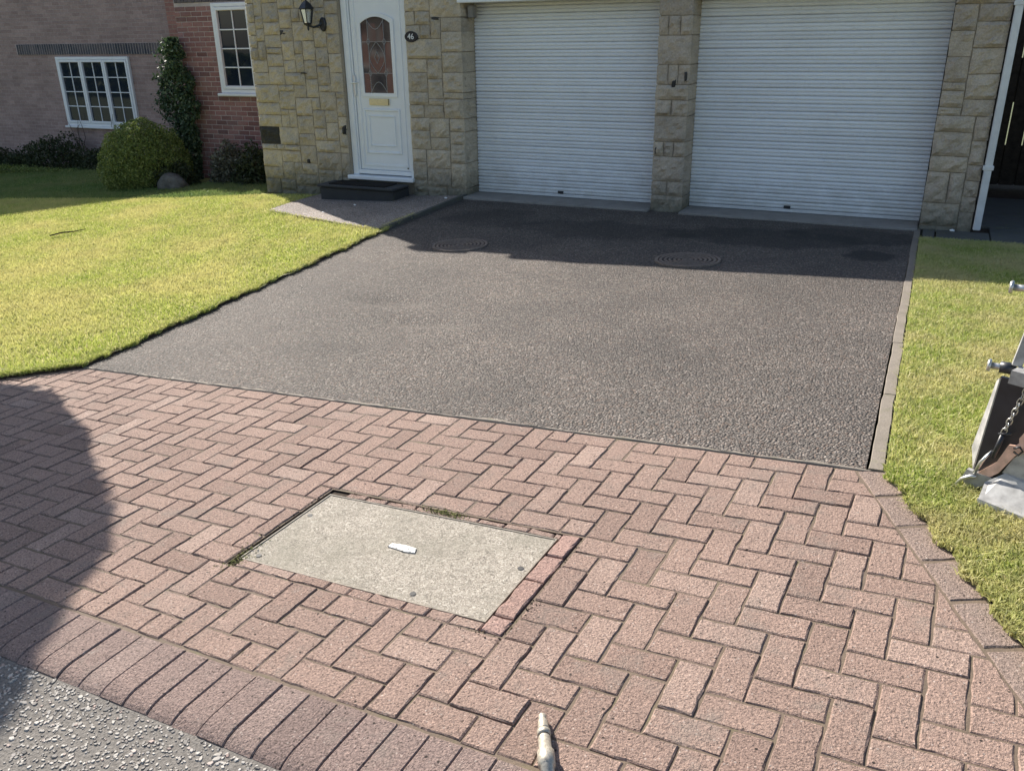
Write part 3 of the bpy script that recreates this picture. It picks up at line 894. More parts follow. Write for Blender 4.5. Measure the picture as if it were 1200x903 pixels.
def scatter(region, n, seed):
    g = np.random.default_rng(seed)
    xs_ = [p[0] for p in region]; ys_ = [p[1] for p in region]
    p = np.stack([g.uniform(min(xs_), max(xs_), n), g.uniform(min(ys_), max(ys_), n)], 1)
    return p[inside(region, p[:,0], p[:,1])]
pl = scatter([(-13.5, -6.4), (f0.x+.0, -6.4), (f0.x+.0, f0.y), (-5.10, -1.2), (-5.18, -.2), (-13.5, -.2)], 350000, 1)
k = ~inside([(p[0]-.0, p[1]+.05) for p in PATH], pl[:,0], pl[:,1])
pl = pl[k]
ae = np.array([(p[0], p[1]) for p in pl])
# drop anything that is over the paving
ok = ((pl[:,0]-f1.x)*(f0.y-f1.y) - (pl[:,1]-f1.y)*(f0.x-f1.x)) < .004
ok2 = (pl[:,1] > f1.y) | (pl[:,0] < f1.x - (f1.y-pl[:,1])*.95)
pl = pl[ok & ok2]
blades('lawn_grass', pl, .030, .0072, M['grass'], 'short dry yellow-green mown grass of the lawn left of the driveway', 2, .7, LZ)
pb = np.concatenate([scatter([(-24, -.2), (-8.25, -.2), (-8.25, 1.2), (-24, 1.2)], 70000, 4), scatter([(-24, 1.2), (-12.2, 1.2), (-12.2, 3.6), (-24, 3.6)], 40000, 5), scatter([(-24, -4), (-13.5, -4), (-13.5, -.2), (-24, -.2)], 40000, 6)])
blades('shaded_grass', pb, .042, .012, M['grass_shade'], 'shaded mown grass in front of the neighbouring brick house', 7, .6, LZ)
# ragged overhang along the drive edge
g = np.random.default_rng(9); n = 9000
t = g.uniform(-5.85, -1.15, n); pe = np.stack([ldx(t)+.006-np.abs(g.normal(0, .03, n))+.014*np.sin(t*9)+.012*np.sin(t*23)+.008*np.sin(t*51), t], 1)
t = g.uniform(0, 1, 2500); pe2 = np.stack([f1.x+(f0.x-f1.x)*t, f1.y+(f0.y-f1.y)*t+.012+.02*np.sin(t*17)*.6+np.abs(g.normal(0, .025, 2500))], 1)
pe = np.concatenate([pe, pe2])
blades('edge_grass', pe, .04, .006, M['grass'], 'longer ragged grass hanging over the left edge of the driveway', 10, .9, LZ-.01)

pv = scatter([(.028, -.60), (.028, -6.04), (2.6, -6.04), (2.6, -.60)], 230000, 11)
dens = []
for k in range(len(e0)-1):
    p, q = e0[k], e0[k+1]
    s_ = scatter([(min(p.x, q.x), q.y), (2.4, q.y), (2.4, p.y), (min(p.x, q.x), p.y)], 22000, 20+k)
    xe = q.x+(s_[:,1]-q.y)/(p.y-q.y)*(p.x-q.x)
    dens.append(s_[s_[:,0] > xe-.02+.012*np.sin(s_[:,1]*31)+.01*np.sin(s_[:,1]*73)])
pv = np.concatenate([pv]+dens)
blades('verge_grass', pv, .026, .0058, M['grass_near'], 'short dry grass of the verge right of the driveway', 12, .9, .012)

struct('garden_path', sheet(PATH, .15, LZ+.008), M['pathm'])
s_ = skirt([(-7.25, .05), (-7.25, -1.12), (-5.07, -1.92), (-5.07, .05)], LZ+.008, .05)
struct('path_edge', s_, M['concrete'])

# concrete edging kerb, right of the drive
eb = (0.0, -3.0, .1)
mbx = MB(); mbx.v = [(-.03, -.7, gzf(0, -.7)-.06), (.045, -.7, gzf(0, -.7)-.06), (.045, -6.03, gzf(0, -6.03)-.06), (-.03, -6.03, gzf(0, -6.03)-.06)]; mbx.f = [(3,2,1,0)]
edg = struct('edging_kerb', mbx, M['soil'], eb)
y = -6.06; k = 0
while y < -.06:
    l = min(.914, -.02-y); r = random.Random(k)
    mb = MB(); nseg = 10
    for i in range(nseg+1):
        yy = y+.0015+(l-.003)*i/nseg; z = gzf(0, yy)+.012+r.gauss(0, .0012); j = r.gauss(0, .0015)
        dx = .002*math.sin(k*2.1)
        mb.v += [(-.032+dx, yy, z-.08), (-.031+dx+j, yy, z-.009), (-.028+dx+j, yy, z-.006), (.020+dx+j, yy, z-.004), (.023+dx+j, yy, z-.007), (.030+dx, yy, z-.08)]
    for i in range(nseg):
        for q in range(5): mb.f.append((6*i+q, 6*i+q+1, 6*i+q+7, 6*i+q+6))
    mb.f.append((5,4,3,2,1,0)); e = 6*nseg; mb.f.append((e,e+1,e+2,e+3,e+4,e+5))
    part('edging_stone', mb, M['concrete'], edg)
    y += l; k += 1
# path edging timber line between path and drive
mb = MB()
for i in range(13):
    yy = -1.92+1.92*i/12; xx = -5.075; z = gzf(-5.08, yy)+.045
    mb.v += [(xx-.022, yy, z-.1), (xx-.02, yy, z), (xx+.02, yy, z), (xx+.022, yy, z-.1)]
for i in range(12):
    for q in range(3): mb.f.append((4*i+q, 4*i+q+1, 4*i+q+5, 4*i+q+4))
struct('path_kerb', mb, M['slab'])
# slabs along the wall at the right
sb = (.6, -.3, 0)
mbx = MB(); mbx.box((.05, -.62, -.1), (3.2, 6.0, -.012))
slabs = struct('side_path', mbx, M['soil'], sb)
for (x0, x1, y0, y1) in ((.045, .15, -.60, -.02), (.165, .62, -.60, -.02), (.63, 1.23, -.60, .30), (1.24, 1.84, -.60, .30), (.56, 1.15, .31, .91), (1.16, 1.76, .31, .91), (.56, 1.15, .92, 1.52), (1.16, 1.76, .92, 1.52), (.56,1.76,1.53,2.1)):
    mb = MB(); h = rng.uniform(-.004, .004); mb.box((x0, y0, -.06), (x1, y1, .012+h), .006)
    part('paving_slab', mb, M['slab'], slabs)

# round drain covers in the drive
def round_cover(x, y, rad, label):
    z = TWIST(x, y)
    t = thing('drain_cover', (x, y, z-.02), label, 'manhole cover', 'round iron drain covers in the driveway')
    # slope of the drive
    ax = Vector((1, 0, (gzf(x+.3, y)-gzf(x-.3, y))/.6)).normalized(); ay = Vector((0, 1, (gzf(x, y+.3)-gzf(x, y-.3))/.6)).normalized()
    up = ax.cross(ay).normalized()
    def ringpt(r_, th, h): return Vector((x, y, z+.003))+ax*(r_*math.cos(th))+ay*(r_*math.sin(th))+up*h
    n = 36
    def annulus(name, r0_, r1_, h0, h1, mat, par):
        mb = MB()
        for k in range(n):
            th = 2*math.pi*k/n
            mb.v += [tuple(ringpt(r0_, th, -.02)), tuple(ringpt(r0_, th, h1)), tuple(ringpt(r1_, th, h1)), tuple(ringpt(r1_, th, -.02))]
        for k in range(n):
            for q in range(3): mb.f.append((4*k+q, 4*((k+1) % n)+q, 4*((k+1) % n)+q+1, 4*k+q+1))
        return part(name, mb, mat, par)
    annulus('frame_ring', rad*.93, rad*1.02, 0, .011, M['iron'], t)
    mb = MB(); mb.add([ringpt(rad*.91, 2*math.pi*k/n, .0015) for k in range(n)], [tuple(range(n))])
    lid = part('lid', mb, M['iron_dark'], t)
    for q, (r0_, r1_) in enumerate(((.80,.885),(.66,.73),(.52,.59),(.38,.45),(.24,.31),(.08,.17))):
        annulus('raised_ring', rad*r0_, rad*r1_, 0, .010, M['iron'], lid)
round_cover(-3.93, -2.25, .26, 'round ribbed iron drain cover on the house-door side of the driveway')
round_cover(-1.72, -2.28, .27, 'round ribbed iron drain cover in front of the pier between the garage doors')

# ------------------------------------------------------------------ the house
def ashlar(x0, x1, z0, z1, seed, cw=.066, ch=.074, big=1.0, pre=None):
    r = random.Random(seed)
    nx = max(2, round((x1-x0)/cw)); nz = round((z1-z0)/ch); cw = (x1-x0)/nx; ch = (z1-z0)/nz
    g = [[0]*nx for _ in range(nz)]; out = []
    if pre:
        i_, j_, w_, h_ = pre
        for a_ in range(h_):
            for b_ in range(w_): g[j_+a_][i_+b_] = 1
        out.append((x0+i_*cw, x0+(i_+w_)*cw, z0+j_*ch, z0+(j_+h_)*ch))
    for j in range(nz):
        for i in range(nx):
            if g[j][i]: continue
            fw = 0
            while i+fw < nx and not g[j][i+fw]: fw += 1
            h = r.choices((1, 2, 3, 4), (9, 44, 42, 6 if big > 1 else 1))[0]; h = min(h, nz-j)
            w = {1: r.randint(3, 6), 2: r.randint(2, 6), 3: r.randint(3, 6), 4: r.randint(3, 6)}[h]
            w = int(w*big+.5)
            if fw-w < 2: w = fw if fw <= w+1 else fw-2
            w = min(w, fw)
            for a_ in range(h):
                if any(g[j+a_][i+b_] for b_ in range(w)): h = a_; break
            for a_ in range(h):
                for b_ in range(w): g[j+a_][i+b_] = 1
            out.append((x0+i*cw, x0+(i+w)*cw, z0+j*ch, z0+(j+h)*ch))
    return out

def stone_mb(x0, x1, z0, z1, yf, depth, seed, rough=.030, joint=.0046, quoin=0):
    """rock-faced block, front towards -y; quoin=+1 shows its +x side too"""
    r = random.Random(seed); mb = MB()
    x0 += joint; x1 -= joint; z0 += joint; z1 -= joint
    w = x1-x0; h = z1-z0
    nx = max(4, min(10, int(w/.034))); nz = max(4, min(8, int(h/.03)))
    off = Vector((r.uniform(0, 90), r.uniform(0, 90), r.uniform(0, 90)))
    tx, tz = r.gauss(0, .020), r.gauss(0, .026); proud = max(.006, r.gauss(.010, .004)); bul = r.uniform(.004, .016)
    cutx = r.gauss(0, .004); cutz = r.gauss(0, .004)
    for j in range(nz+1):
        for i in range(nx+1):
            u = i/nx; v = j/nz
            per = i in (0, nx) or j in (0, nz)
            e = min(u, 1-u, v, 1-v)*2
            k = 1-(1-min(1, e*1.7))**2
            nn = mnoise.noise(off+Vector((u*w*13, 0, v*h*13)))*rough*1.1 + mnoise.noise(off+Vector((u*w*32, 7, v*h*32)))*rough*.55
            y = yf - (proud+bul*k + nn*(.35+.65*k) + (u-.5)*w*tx*2 + (v-.5)*h*tz*2)
            jx = mnoise.noise(off+Vector((3, v*h*17+u*40, 1)))*.0065; jz = mnoise.noise(off+Vector((u*w*17, 3, v*40)))*.0055
            x = x0+u*w+(jx if i in (0, nx) else 0)+cutx*(v-.5); z = z0+v*h+(jz if j in (0, nz) else 0)+cutz*(u-.5)
            y = min(y, yf-.001)
            if per: y = max(y, yf-.006)+.004
            mb.v.append((x, y, z))
    for j in range(nz):
        for i in range(nx):
            k = j*(nx+1)+i; mb.f.append((k, k+1, k+nx+2, k+nx+1))
    per = [i for i in range(nx+1)]+[j*(nx+1)+nx for j in range(1, nz+1)]+[nz*(nx+1)+i for i in range(nx-1, -1, -1)]+[j*(nx+1) for j in range(nz-1, 0, -1)]
    prev = per; ns = 4 if quoin else 1
    for s_ in range(1, ns+1):
        cur = []
        for q in per:
            x, y, z = mb.v[q]
            t = s_/ns
            dxx = 0
            if quoin and s_ < ns and x > x1-.02: dxx = mnoise.noise(off+Vector((11, t*depth*16, z*16)))*rough*.9+.004
            cur.append(len(mb.v)); mb.v.append((x+dxx, y+(yf+depth-y)*t, z))
        for i in range(len(per)):
            a_, b_ = prev[i], prev[(i+1) % len(per)]; c_, d_ = cur[(i+1) % len(per)], cur[i]
            mb.f.append((b_, a_, d_, c_))
        prev = cur
    mb.f.append(tuple(prev))
    return mb

house = thing('house', (-4.0, 1.0, 0), 'house with pale rubble-stone front, white door and two white roller garage doors', 'house')
HB = base_of(house)
def core(name, a, b, mat='mortar'):
    mb = MB(); mb.box(a, b); return part(name, mb, M[mat], house)
TOP = 2.72
DB = .19                                              # foot of the door frame
wl_ = core('stone_wall', (-8.165, .013, -.4), (-6.755, .45, TOP))
wm_ = core('stone_wall', (-5.815, .013, -.3), (-5.075, .42, TOP))
wp_ = core('stone_pier', (-2.725, .013, -.2), (-2.395, .42, TOP))
wr_ = core('stone_wall', (.015, .013, -.2), (.455, .45, TOP))
wd_ = core('stone_wall', (-6.755, .10, -.3), (-5.815, .45, .10))
wh_ = core('stone_wall', (-6.755, .022, 2.36), (-5.815, .45, TOP))
wg_ = core('lintel_wall', (-5.075, .022, 2.235), (-2.725, .42, TOP))
wg2 = core('lintel_wall', (-2.395, .022, 2.235), (.015, .42, TOP))
def lay(wall, rects, yf, mat, seed0, depth=.1, qx=None, qside=0, dark=(), rough=.030):
    for k, (x0, x1, z0, z1) in enumerate(rects):
        q = 1 if (qx is not None and abs(x1-qx) < .003) else 0
        mt = mat
        for (dx, dz, dr) in dark:
            if x0 < dx < x1 and z0 < dz < z1: mt = 'stone_dark'
        mb = stone_mb(x0, x1, z0, z1, yf, .34 if q else depth, seed0*1000+k, rough, quoin=q)
        c = Vector(((x0+x1)/2, yf, (z0+z1)/2))
        me = bpy.data.meshes.new('stone'); me.from_pydata([(x-c.x, y-c.y, z-c.z) for x, y, z in mb.v], [], mb.f); me.update()
        me.polygons.foreach_set('use_smooth', [False]*len(me.polygons))
        link('stone', me, M[mt], wall, c-HB)
lay(wl_, ashlar(-8.19, -6.765, -.30, 2.40, 3, pre=(0, 11, 5, 3)), 0, 'stone', 1, dark=((-8.0, .66, 0),))
lay(wm_, ashlar(-5.815, -5.06, -.12, 2.40, 8), 0, 'stone', 2, qx=-5.06)
PXS = (-2.74, -2.38)
zy = lambda v: 2.14*(1-v/250.0)
rows = [(-20, 17, (1,)), (17, 39, (.3, .35, .35)), (39, 72, (1,)), (72, 95, (.35, .3, .35)), (95, 113, (1,)), (113, 132, (.5, .5)), (132, 163, (1,)), (163, 181, (.33, .3, .37)), (181, 212, (1,)), (212, 230, (.5, .5)), (230, 262, (1,))]
rects = []
for a_, b_, ws in rows:
    x = PXS[0]
    for w in ws:
        rects.append((x, x+w*.36, zy(b_), zy(a_))); x += w*.36
rects = [(a_, (PXS[1] if abs(b_-PXS[1]) < .002 else b_), c_, d_) for a_, b_, c_, d_ in rects]
lay(wp_, rects, 0, 'stone_r', 3, qx=PXS[1], dark=(), rough=.024)
lay(wr_, ashlar(0.0, .465, -.10, 2.40, 21, big=1.15), 0, 'stone_r', 4)
# small black pieces set into the joints
for (x, z, w, h) in ((-5.40, 2.02, .10, .035), (-2.545, 1.33, .045, .10), (-2.69, .655, .06, .09), (-2.42, 1.40, .03, .10), (-7.35, 1.42, .12, .012), (-7.62, 1.90, .10, .06), (-6.80, .74, .05, .12), (-7.42, .33, .045, .05)):
    mb = stone_mb(x-w/2, x+w/2, z-h/2, z+h/2, -.008, .03, int(x*100+z*10), .008, .001)
    part('packing_stone', mb, M['stone_dark'], house)
# garage lintels
for (x0, x1) in ((-5.10, -2.715), (-2.405, .03)):
    mb = MB(); mb.box((x0, -.025, 2.175), (x1, .05, 2.232), .006); mb.box((x0+.03, .05, 2.178), (x1-.03, .40, 2.23))
    part('lintel', mb, M['upvc'], house)
# garage doors
YD = .32
def garage(x0, x1, tag_):
    mb = MB(); mb.box((x0-.02, YD+.06, -.05), (x1+.02, YD+.08, 2.3))
    gd = part('garage_door', mb, M['threshold'], house, label=tag_)
    zb = .055; n = int((2.26-zb)/.077)+1
    pr = [(0, .020), (.004, .004), (.011, -.003), (.023, -.006), (.032, -.003), (.0355, .012), (.0405, .012), (.0445, -.003), (.054, -.006), (.066, -.003), (.073, .004), (.077, .020)]
    me = bpy.data.meshes.new('slat')
    w = x1-x0
    mb = MB()
    for z, y in pr: mb.v += [(-w/2, y, z), (w/2, y, z)]
    for k in range(len(pr)-1): mb.f.append((2*k, 2*k+1, 2*k+3, 2*k+2))
    me.from_pydata(mb.v, [], mb.f); me.update()
    r = random.Random(int(x0*10))
    for k in range(n):
        o = link('slat', me, M['roller'], gd, Vector(((x0+x1)/2, YD+r.gauss(0, .0008), zb+.077*k))-HB)
        o.rotation_euler = (r.gauss(0, .010), r.gauss(0, .0004), 0)
    mb = MB(); mb.box((x0, YD-.012, .020), (x1, YD+.02, .054), .004); part('bottom_rail', mb, M['roller'], gd)
    cx = x0+w*.5-.05 if tag_.startswith('left') else x0+w*.45
    mb = MB(); mb.box((cx-.035, YD-.019, .062), (cx+.035, YD-.006, .090), .003); part('lock_plate', mb, M['dark_steel'], gd)
    mb = MB(); mb.box((x0, YD-.05, -.08), (x1, YD+.30, .014)); part('floor_strip', mb, M['threshold'], gd)
garage(-5.058, -2.735, 'left white ribbed roller garage door')
garage(-2.382, -.002, 'right white ribbed roller garage door')
for (x0, x1) in ((-5.05, -2.735), (-2.385, -.005)):
    mb = MB(); mb.box((x0, -.13, -.1), (x1, YD-.055, .026), .008); part('threshold', mb, M['threshold'], house)
# sensor box in the corner of the garage opening
mb = MB(); mb.box((-5.02, .08, 2.02), (-4.955, .2, 2.15), .01); part('junction_box', mb, M['threshold'], house)

# front door
def ring(mb, x0, x1, z0, z1, w, y0, y1, bev=.004):
    mb.box((x0, y0, z0), (x0+w, y1, z1), bev); mb.box((x1-w, y0, z0), (x1, y1, z1), bev)
    mb.box((x0+w, y0+.0006, z0), (x1-w, y1, z0+w), bev); mb.box((x0+w, y0+.0006, z1-w), (x1-w, y1, z1), bev)
mb = MB(); mb.box((-6.64, .075, .255), (-5.89, .12, 2.36), .004)
door = part('front_door', mb, M['upvc_door'], house, label='white panelled front door with leaded glass')
mb = MB()
mb.box((-6.752, .045, .18), (-6.668, .14, 2.4), .006); mb.box((-5.872, .045, .18), (-5.815, .14, 2.4), .006)
mb.box((-6.668, .046, .20), (-5.872, .14, .252), .005); mb.box((-6.666, .062, .253), (-6.645, .13, 2.4)); mb.box((-5.886, .062, .253), (-5.873, .13, 2.4))
part('door_frame', mb, M['upvc_door'], door)
mb = MB(); mb.box((-6.79, -.05, .135), (-5.80, .13, .188), .01); part('door_sill', mb, M['upvc_door'], door)
mb = MB(); ring(mb, -6.60, -5.92, .30, 2.35, .03, .066, .08); part('outer_moulding', mb, M['upvc_door'], door)
mb = MB(); ring(mb, -6.545, -6.0, .455, 1.005, .032, .062, .08, .007); part('panel_moulding', mb, M['upvc_door'], door)
mb = MB(); ring(mb, -6.475, -6.075, .545, .925, .024, .064, .08, .007); part('panel_moulding', mb, M['upvc_door'], door)
# arched glazing
gx0, gx1, gz0, gz1, garc = -6.495, -6.065, 1.19, 1.985, .075
def arch_pts(off, n=12):
    pts = [(gx0-off, gz0-off), (gx1+off, gz0-off)]
    for k in range(n+1):
        t = k/n; x = gx1+off+(gx0-gx1-2*off)*t
        pts.append((x, gz1+off*.9+garc*math.sin(math.pi*t)**.8))
    return pts
inn, outp = arch_pts(0), arch_pts(.045)
n = len(inn); mb = MB()
for (x, z) in inn: mb.v.append((x, .060, z))
for (x, z) in outp: mb.v.append((x, .060, z))
for (x, z) in inn: mb.v.append((x, .085, z))
for (x, z) in outp: mb.v.append((x, .085, z))
for k in range(n):
    j = (k+1) % n
    mb.f += [(k, n+k, n+j, j), (n+k, 3*n+k, 3*n+j, n+j), (k, j, 2*n+j, 2*n+k)]
part('glass_surround', mb, M['upvc_door'], door)
mb = MB(); mb.add([(x, .0735, z) for x, z in inn], [tuple(range(n))]); part('glass', mb, M['door_glass'], door)
xcut = [gx0+.004, gx0+.10, (gx0+gx1)/2, gx1-.10, gx1-.004]; zcut = [gz0+.004, 1.42, 1.60, 1.78, 1.985]
rgl = random.Random(6)
for i_ in range(4):
    for j_ in range(4):
        a1_, a2_, a3_ = (rgl.gauss(0, .0006) for _ in range(3))
        mb = MB(); mb.add([(xcut[i_], .070+a1_, zcut[j_]), (xcut[i_+1], .070+a2_, zcut[j_]), (xcut[i_+1], .070+a3_, zcut[j_+1]), (xcut[i_], .070+a1_+a3_-a2_, zcut[j_+1])], [(0,1,2,3)])
        part('leaded_pane', mb, M['door_glass'], door)
mb = MB(); cxg = (gx0+gx1)/2
def lead(pts): 
    for p, q in zip(pts[:-1], pts[1:]): mb.bar((p[0], .0675, p[1]), (q[0], .0675, q[1]), .0055, .004, up=(0,1,0))
for x in (gx0+.10, gx1-.10): lead([(x, gz0), (x, gz1+.05)])
for z in (1.42, 1.78): lead([(gx0, z), (gx1, z)])
lead([(cxg-.11*math.sin(t*math.pi/8), 1.42+.36*t/8) for t in range(9)]); lead([(cxg+.11*math.sin(t*math.pi/8), 1.42+.36*t/8) for t in range(9)])
for zc in (1.60,): lead([(cxg, zc-.07), (cxg+.035, zc), (cxg, zc+.07), (cxg-.035, zc), (cxg, zc-.07)])
for zc in (1.42, 1.78):
    for s_ in (-1, 1): lead([(cxg+s_*.115, zc-.04), (cxg+s_*.115+.025, zc), (cxg+s_*.115, zc+.04), (cxg+s_*.115-.025, zc), (cxg+s_*.115, zc-.04)])
lead([(cxg-.13+.26*t/8, gz1+.055-.12*math.sin(t*math.pi/8)) for t in range(9)])
lead([(cxg-.12+.24*t/8, gz0+.0+.13*math.sin(t*math.pi/8)) for t in range(9)])
part('lead_cames', mb, M['lead'], door)
mb = MB(); mb.box((-6.44, .058, 1.045), (-6.145, .076, 1.125), .005); lbx = part('letterbox', mb, M['gold'], door)
mb = MB(); mb.box((-6.415, .0545, 1.064), (-6.17, .0585, 1.106), .003); part('letterbox_flap', mb, M['gold'], door)
mb = MB(); mb.box((-6.155, .0535, 1.05), (-6.147, .0575, 1.12)); part('letterbox_gap', mb, M['rubber'], door)
mb = MB(); mb.box((-6.655, .050, 1.15), (-6.622, .074, 1.40), .005); mb.tube([(-6.640, .05, 1.31), (-6.640, .012, 1.31), (-6.60, .008, 1.312), (-6.545, .010, 1.314)], [.011, .010, .010, .008], 8)
part('handle', mb, M['chrome'], door)
mb = MB(); mb.tube([(-6.640, .051, 1.215), (-6.640, .043, 1.215)], .011, 10); part('lock', mb, M['chrome'], door)
mb = MB(); mb.tube([(-5.925, .066, .292), (-5.925, .060, .292)], .010, 8); part('drain_cap', mb, M['rubber'], door)

# ---- brick wing behind, left
BW = 1.9
mb = MB(); mb.box((-11.33, BW+.005, -.75), (-8.0, BW+.30, 2.82)); bw = part('brick_wall', mb, M['brick_mortar'], house)
BWM = MB(); BWM.box((-.1065, -.0, -.0325), (.1065, .06, .0325), .003)
brick_me = mesh('brick', BWM); brick_me.materials.append(M['brick'])
half = MB(); half.box((-.052, -.0, -.0325), (.052, .06, .0325), .003); half_me = mesh('half_brick', half); half_me.materials.append(M['brick'])
WX0, WX1, WZ0, WZ1 = -10.54, -9.74, .985, 2.36
r = random.Random(3)
for row in range(-7, 33):
    z = .0375+.075*row+.0
    if z > 2.36: break
    x = -11.33+(.1125 if row % 2 == 0 else .05625)
    xs_ = []
    if row % 2: xs_.append((-11.33+.0525, half_me, .105))
    xx = -11.33+(.1125 if row % 2 == 0 else .225)
    while xx < -9.2:
        xs_.append((xx, brick_me, .215)); xx += .225
    for (xc, me_, w) in xs_:
        if z > WZ0-.03 and z < WZ1 and xc+w/2 > WX0-.02 and xc-w/2 < WX1:
            # cut against the window: use a half where it fits
            if xc-w/2 < WX0-.03: 
                wl2 = WX0-.004-(xc-w/2); o = link('brick', me_, None, bw, Vector((xc-w/2+wl2/2, BW+r.gauss(0,.0012), z))-HB); o.scale = (wl2/w, 1, 1)
            continue
        o = link('brick', me_, None, bw, Vector((xc, BW+r.gauss(0, .0012), z))-HB)
        o.rotation_euler = (0, r.gauss(0, .003), 0)
SM = MB(); SM.box((-.0325, 0, -.1065), (.0325, .06, .1065), .003); sold_me = mesh('soldier_brick', SM); sold_me.materials.append(M['soldier'])
x = -11.28
while x < -8.9:
    link('soldier_brick', sold_me, None, bw, Vector((x, BW-.006+r.gauss(0, .001), 2.485))-HB); x += .075
# left return wall of the brick wing and the stone return
mb = MB(); mb.box((-11.325, BW+.31, -.75), (-11.1, 7.0, 2.80)); part('side_wall', mb, M['sidebrick'], house)
mb = MB(); mb.box((-8.16, .46, -.5), (-8.0, 7.0, 2.70)); part('side_wall', mb, M['sidebrick'], house)
mb = MB(); mb.box((.30, .46, -.3), (.45, 7.0, 2.70)); part('side_wall', mb, M['sidebrick'], house)
mb = MB(); mb.box((-11.1, 6.8, -.7), (.3, 7.0, 2.70)); part('rear_wall', mb, M['sidebrick'], house)

def casement(parent, x0, x1, z0, z1, yf, cols, rows_, nb, label=None):
    """white window: outer frame, nb casements each cols x rows_ panes"""
    mb = MB(); fw = .055
    ring(mb, x0, x1, z0, z1, fw, yf-.02, yf+.06, .005)
    w = part('window', mb, M['upvc'], parent, label=label)
    cw = (x1-x0-2*fw)/nb
    for k in range(nb):
        a = x0+fw+cw*k; b_ = a+cw
        mb = MB(); ring(mb, a+.004, b_-.004, z0+fw+.004, z1-fw-.004, .05, yf-.03, yf+.04, .006)
        part('casement_frame', mb, M['upvc'], w)
        ga, gb, g0, g1 = a+.054, b_-.054, z0+fw+.054, z1-fw-.054
        mb = MB()
        for i in range(1, cols):
            x = ga+(gb-ga)*i/cols; mb.box((x-.0095, yf-.006, g0), (x+.0095, yf+.012, g1), .003)
        for j in range(1, rows_):
            z = g0+(g1-g0)*j/rows_; mb.box((ga, yf-.0055, z-.0095), (gb, yf+.0115, z+.0095), .003)
        part('glazing_bar', mb, M['upvc'], w)
        for i in range(cols):
            for j in range(rows_):
                xa = ga+(gb-ga)*i/cols+.0085; xb = ga+(gb-ga)*(i+1)/cols-.0085
                za = g0+(g1-g0)*j/rows_+.0085; zb = g0+(g1-g0)*(j+1)/rows_-.0085
                mb = MB(); tl = rng.gauss(0, .0015)
                mb.add([(xa, yf+.01, za), (xb, yf+.01+tl, za), (xb, yf+.01+tl, zb), (xa, yf+.01, zb)], [(0,1,2,3)])
                part('pane', mb, M['glass'], w)
    mb = MB(); mb.box((x0-.05, yf-.07, z0-.045), (x1+.05, yf+.05, z0-.002), .008); part('sill', mb, M['upvc'], w)
    return w
casement(house, WX0, WX1, WZ0+.045, WZ1, BW-.01, 2, 4, 1, 'narrow white window with small panes')

# downpipe at the right corner
mb = MB(); mb.box((.475, -.055, .035), (.54, .012, 2.7), .008)
dp = part('downpipe', mb, M['pipe'], house)
for z in (.62, 2.03):
    mb = MB(); mb.box((.462, -.06, z-.02), (.553, .018, z+.02), .004); part('pipe_bracket', mb, M['pipe'], dp)
# roofs, fascias and gutters (above the picture, they cast the shade on the drive)
def roof_slab(name, x0, x1, y0, y1, z0, pitch, th=.12):
    mb = MB(); dz = math.tan(pitch)*(y1-y0)
    vs = [(x0,y0,z0),(x1,y0,z0),(x1,y1,z0+dz),(x0,y1,z0+dz)]
    mb.add(vs+[(x,y,z+th) for x,y,z in vs], [(0,3,2,1),(4,5,6,7),(0,1,5,4),(1,2,6,5),(2,3,7,6),(3,0,4,7)])
    return part(name, mb, M['roof'], house)
roof_slab('roof', -8.19, .55, -.06, 3.6, 2.70, R(30)); 
mb = MB(); z1 = 2.70+math.tan(R(30))*3.66
mb.add([(-8.19,3.6,z1),(.55,3.6,z1),(.55,7.2,2.7),(-8.19,7.2,2.7),(-8.19,3.6,z1+.12),(.55,3.6,z1+.12),(.55,7.2,2.82),(-8.19,7.2,2.82)], [(0,1,2,3),(4,7,6,5),(0,4,5,1),(1,5,6,2),(2,6,7,3),(3,7,4,0)]); part('roof', mb, M['roof'], house)
for x0, x1 in ((-8.18, -8.0), (.3, .45)):
    mb = MB(); mb.add([(x0,.1,2.69),(x1,.1,2.69),(x1,7.0,2.69),(x0,7.0,2.69),(x0,3.6,z1),(x1,3.6,z1)], [(0,3,2,1),(0,4,3),(1,2,5),(0,1,5,4),(3,4,5,2)]); part('gable_wall', mb, M['sidebrick'], house)
roof_slab('roof', -11.36, -8.19, BW-.02, 4.6, 2.81, R(28))
mb = MB(); mb.box((-7.1, -.10, 2.70), (.55, -.062, 2.83)); part('fascia', mb, M['upvc'], house)
mb = MB(); mb.box((-7.1, -.22, 2.78), (.58, -.105, 2.87), .02); part('gutter', mb, M['pipe'], house)
mb = MB(); mb.box((-8.19, -.10, 2.72), (-7.62, -.062, 2.86)); part('bargeboard', mb, M['upvc'], house)

# doorstep and mat
z0 = .0
step = thing('door_step', (-6.45, -.3, z0), 'low dark stone step below the white front door', 'step')
mb = MB(); mb.box((-6.98, -.40, -.12), (-5.88, -.004, .082), .018); part('riser', mb, M['step'], step)
mb = MB(); mb.box((-7.00, -.43, .0825), (-5.85, -.052, .112), .010); part('tread', mb, M['step'], step)
mb = MB(); mb.box((-6.86, -.36, .1125), (-6.02, -.07, .124), .004); solo('door_mat', mb, M['mat'], (-6.46, -.24, .1125), 'black door mat lying on the dark front step', 'door mat')

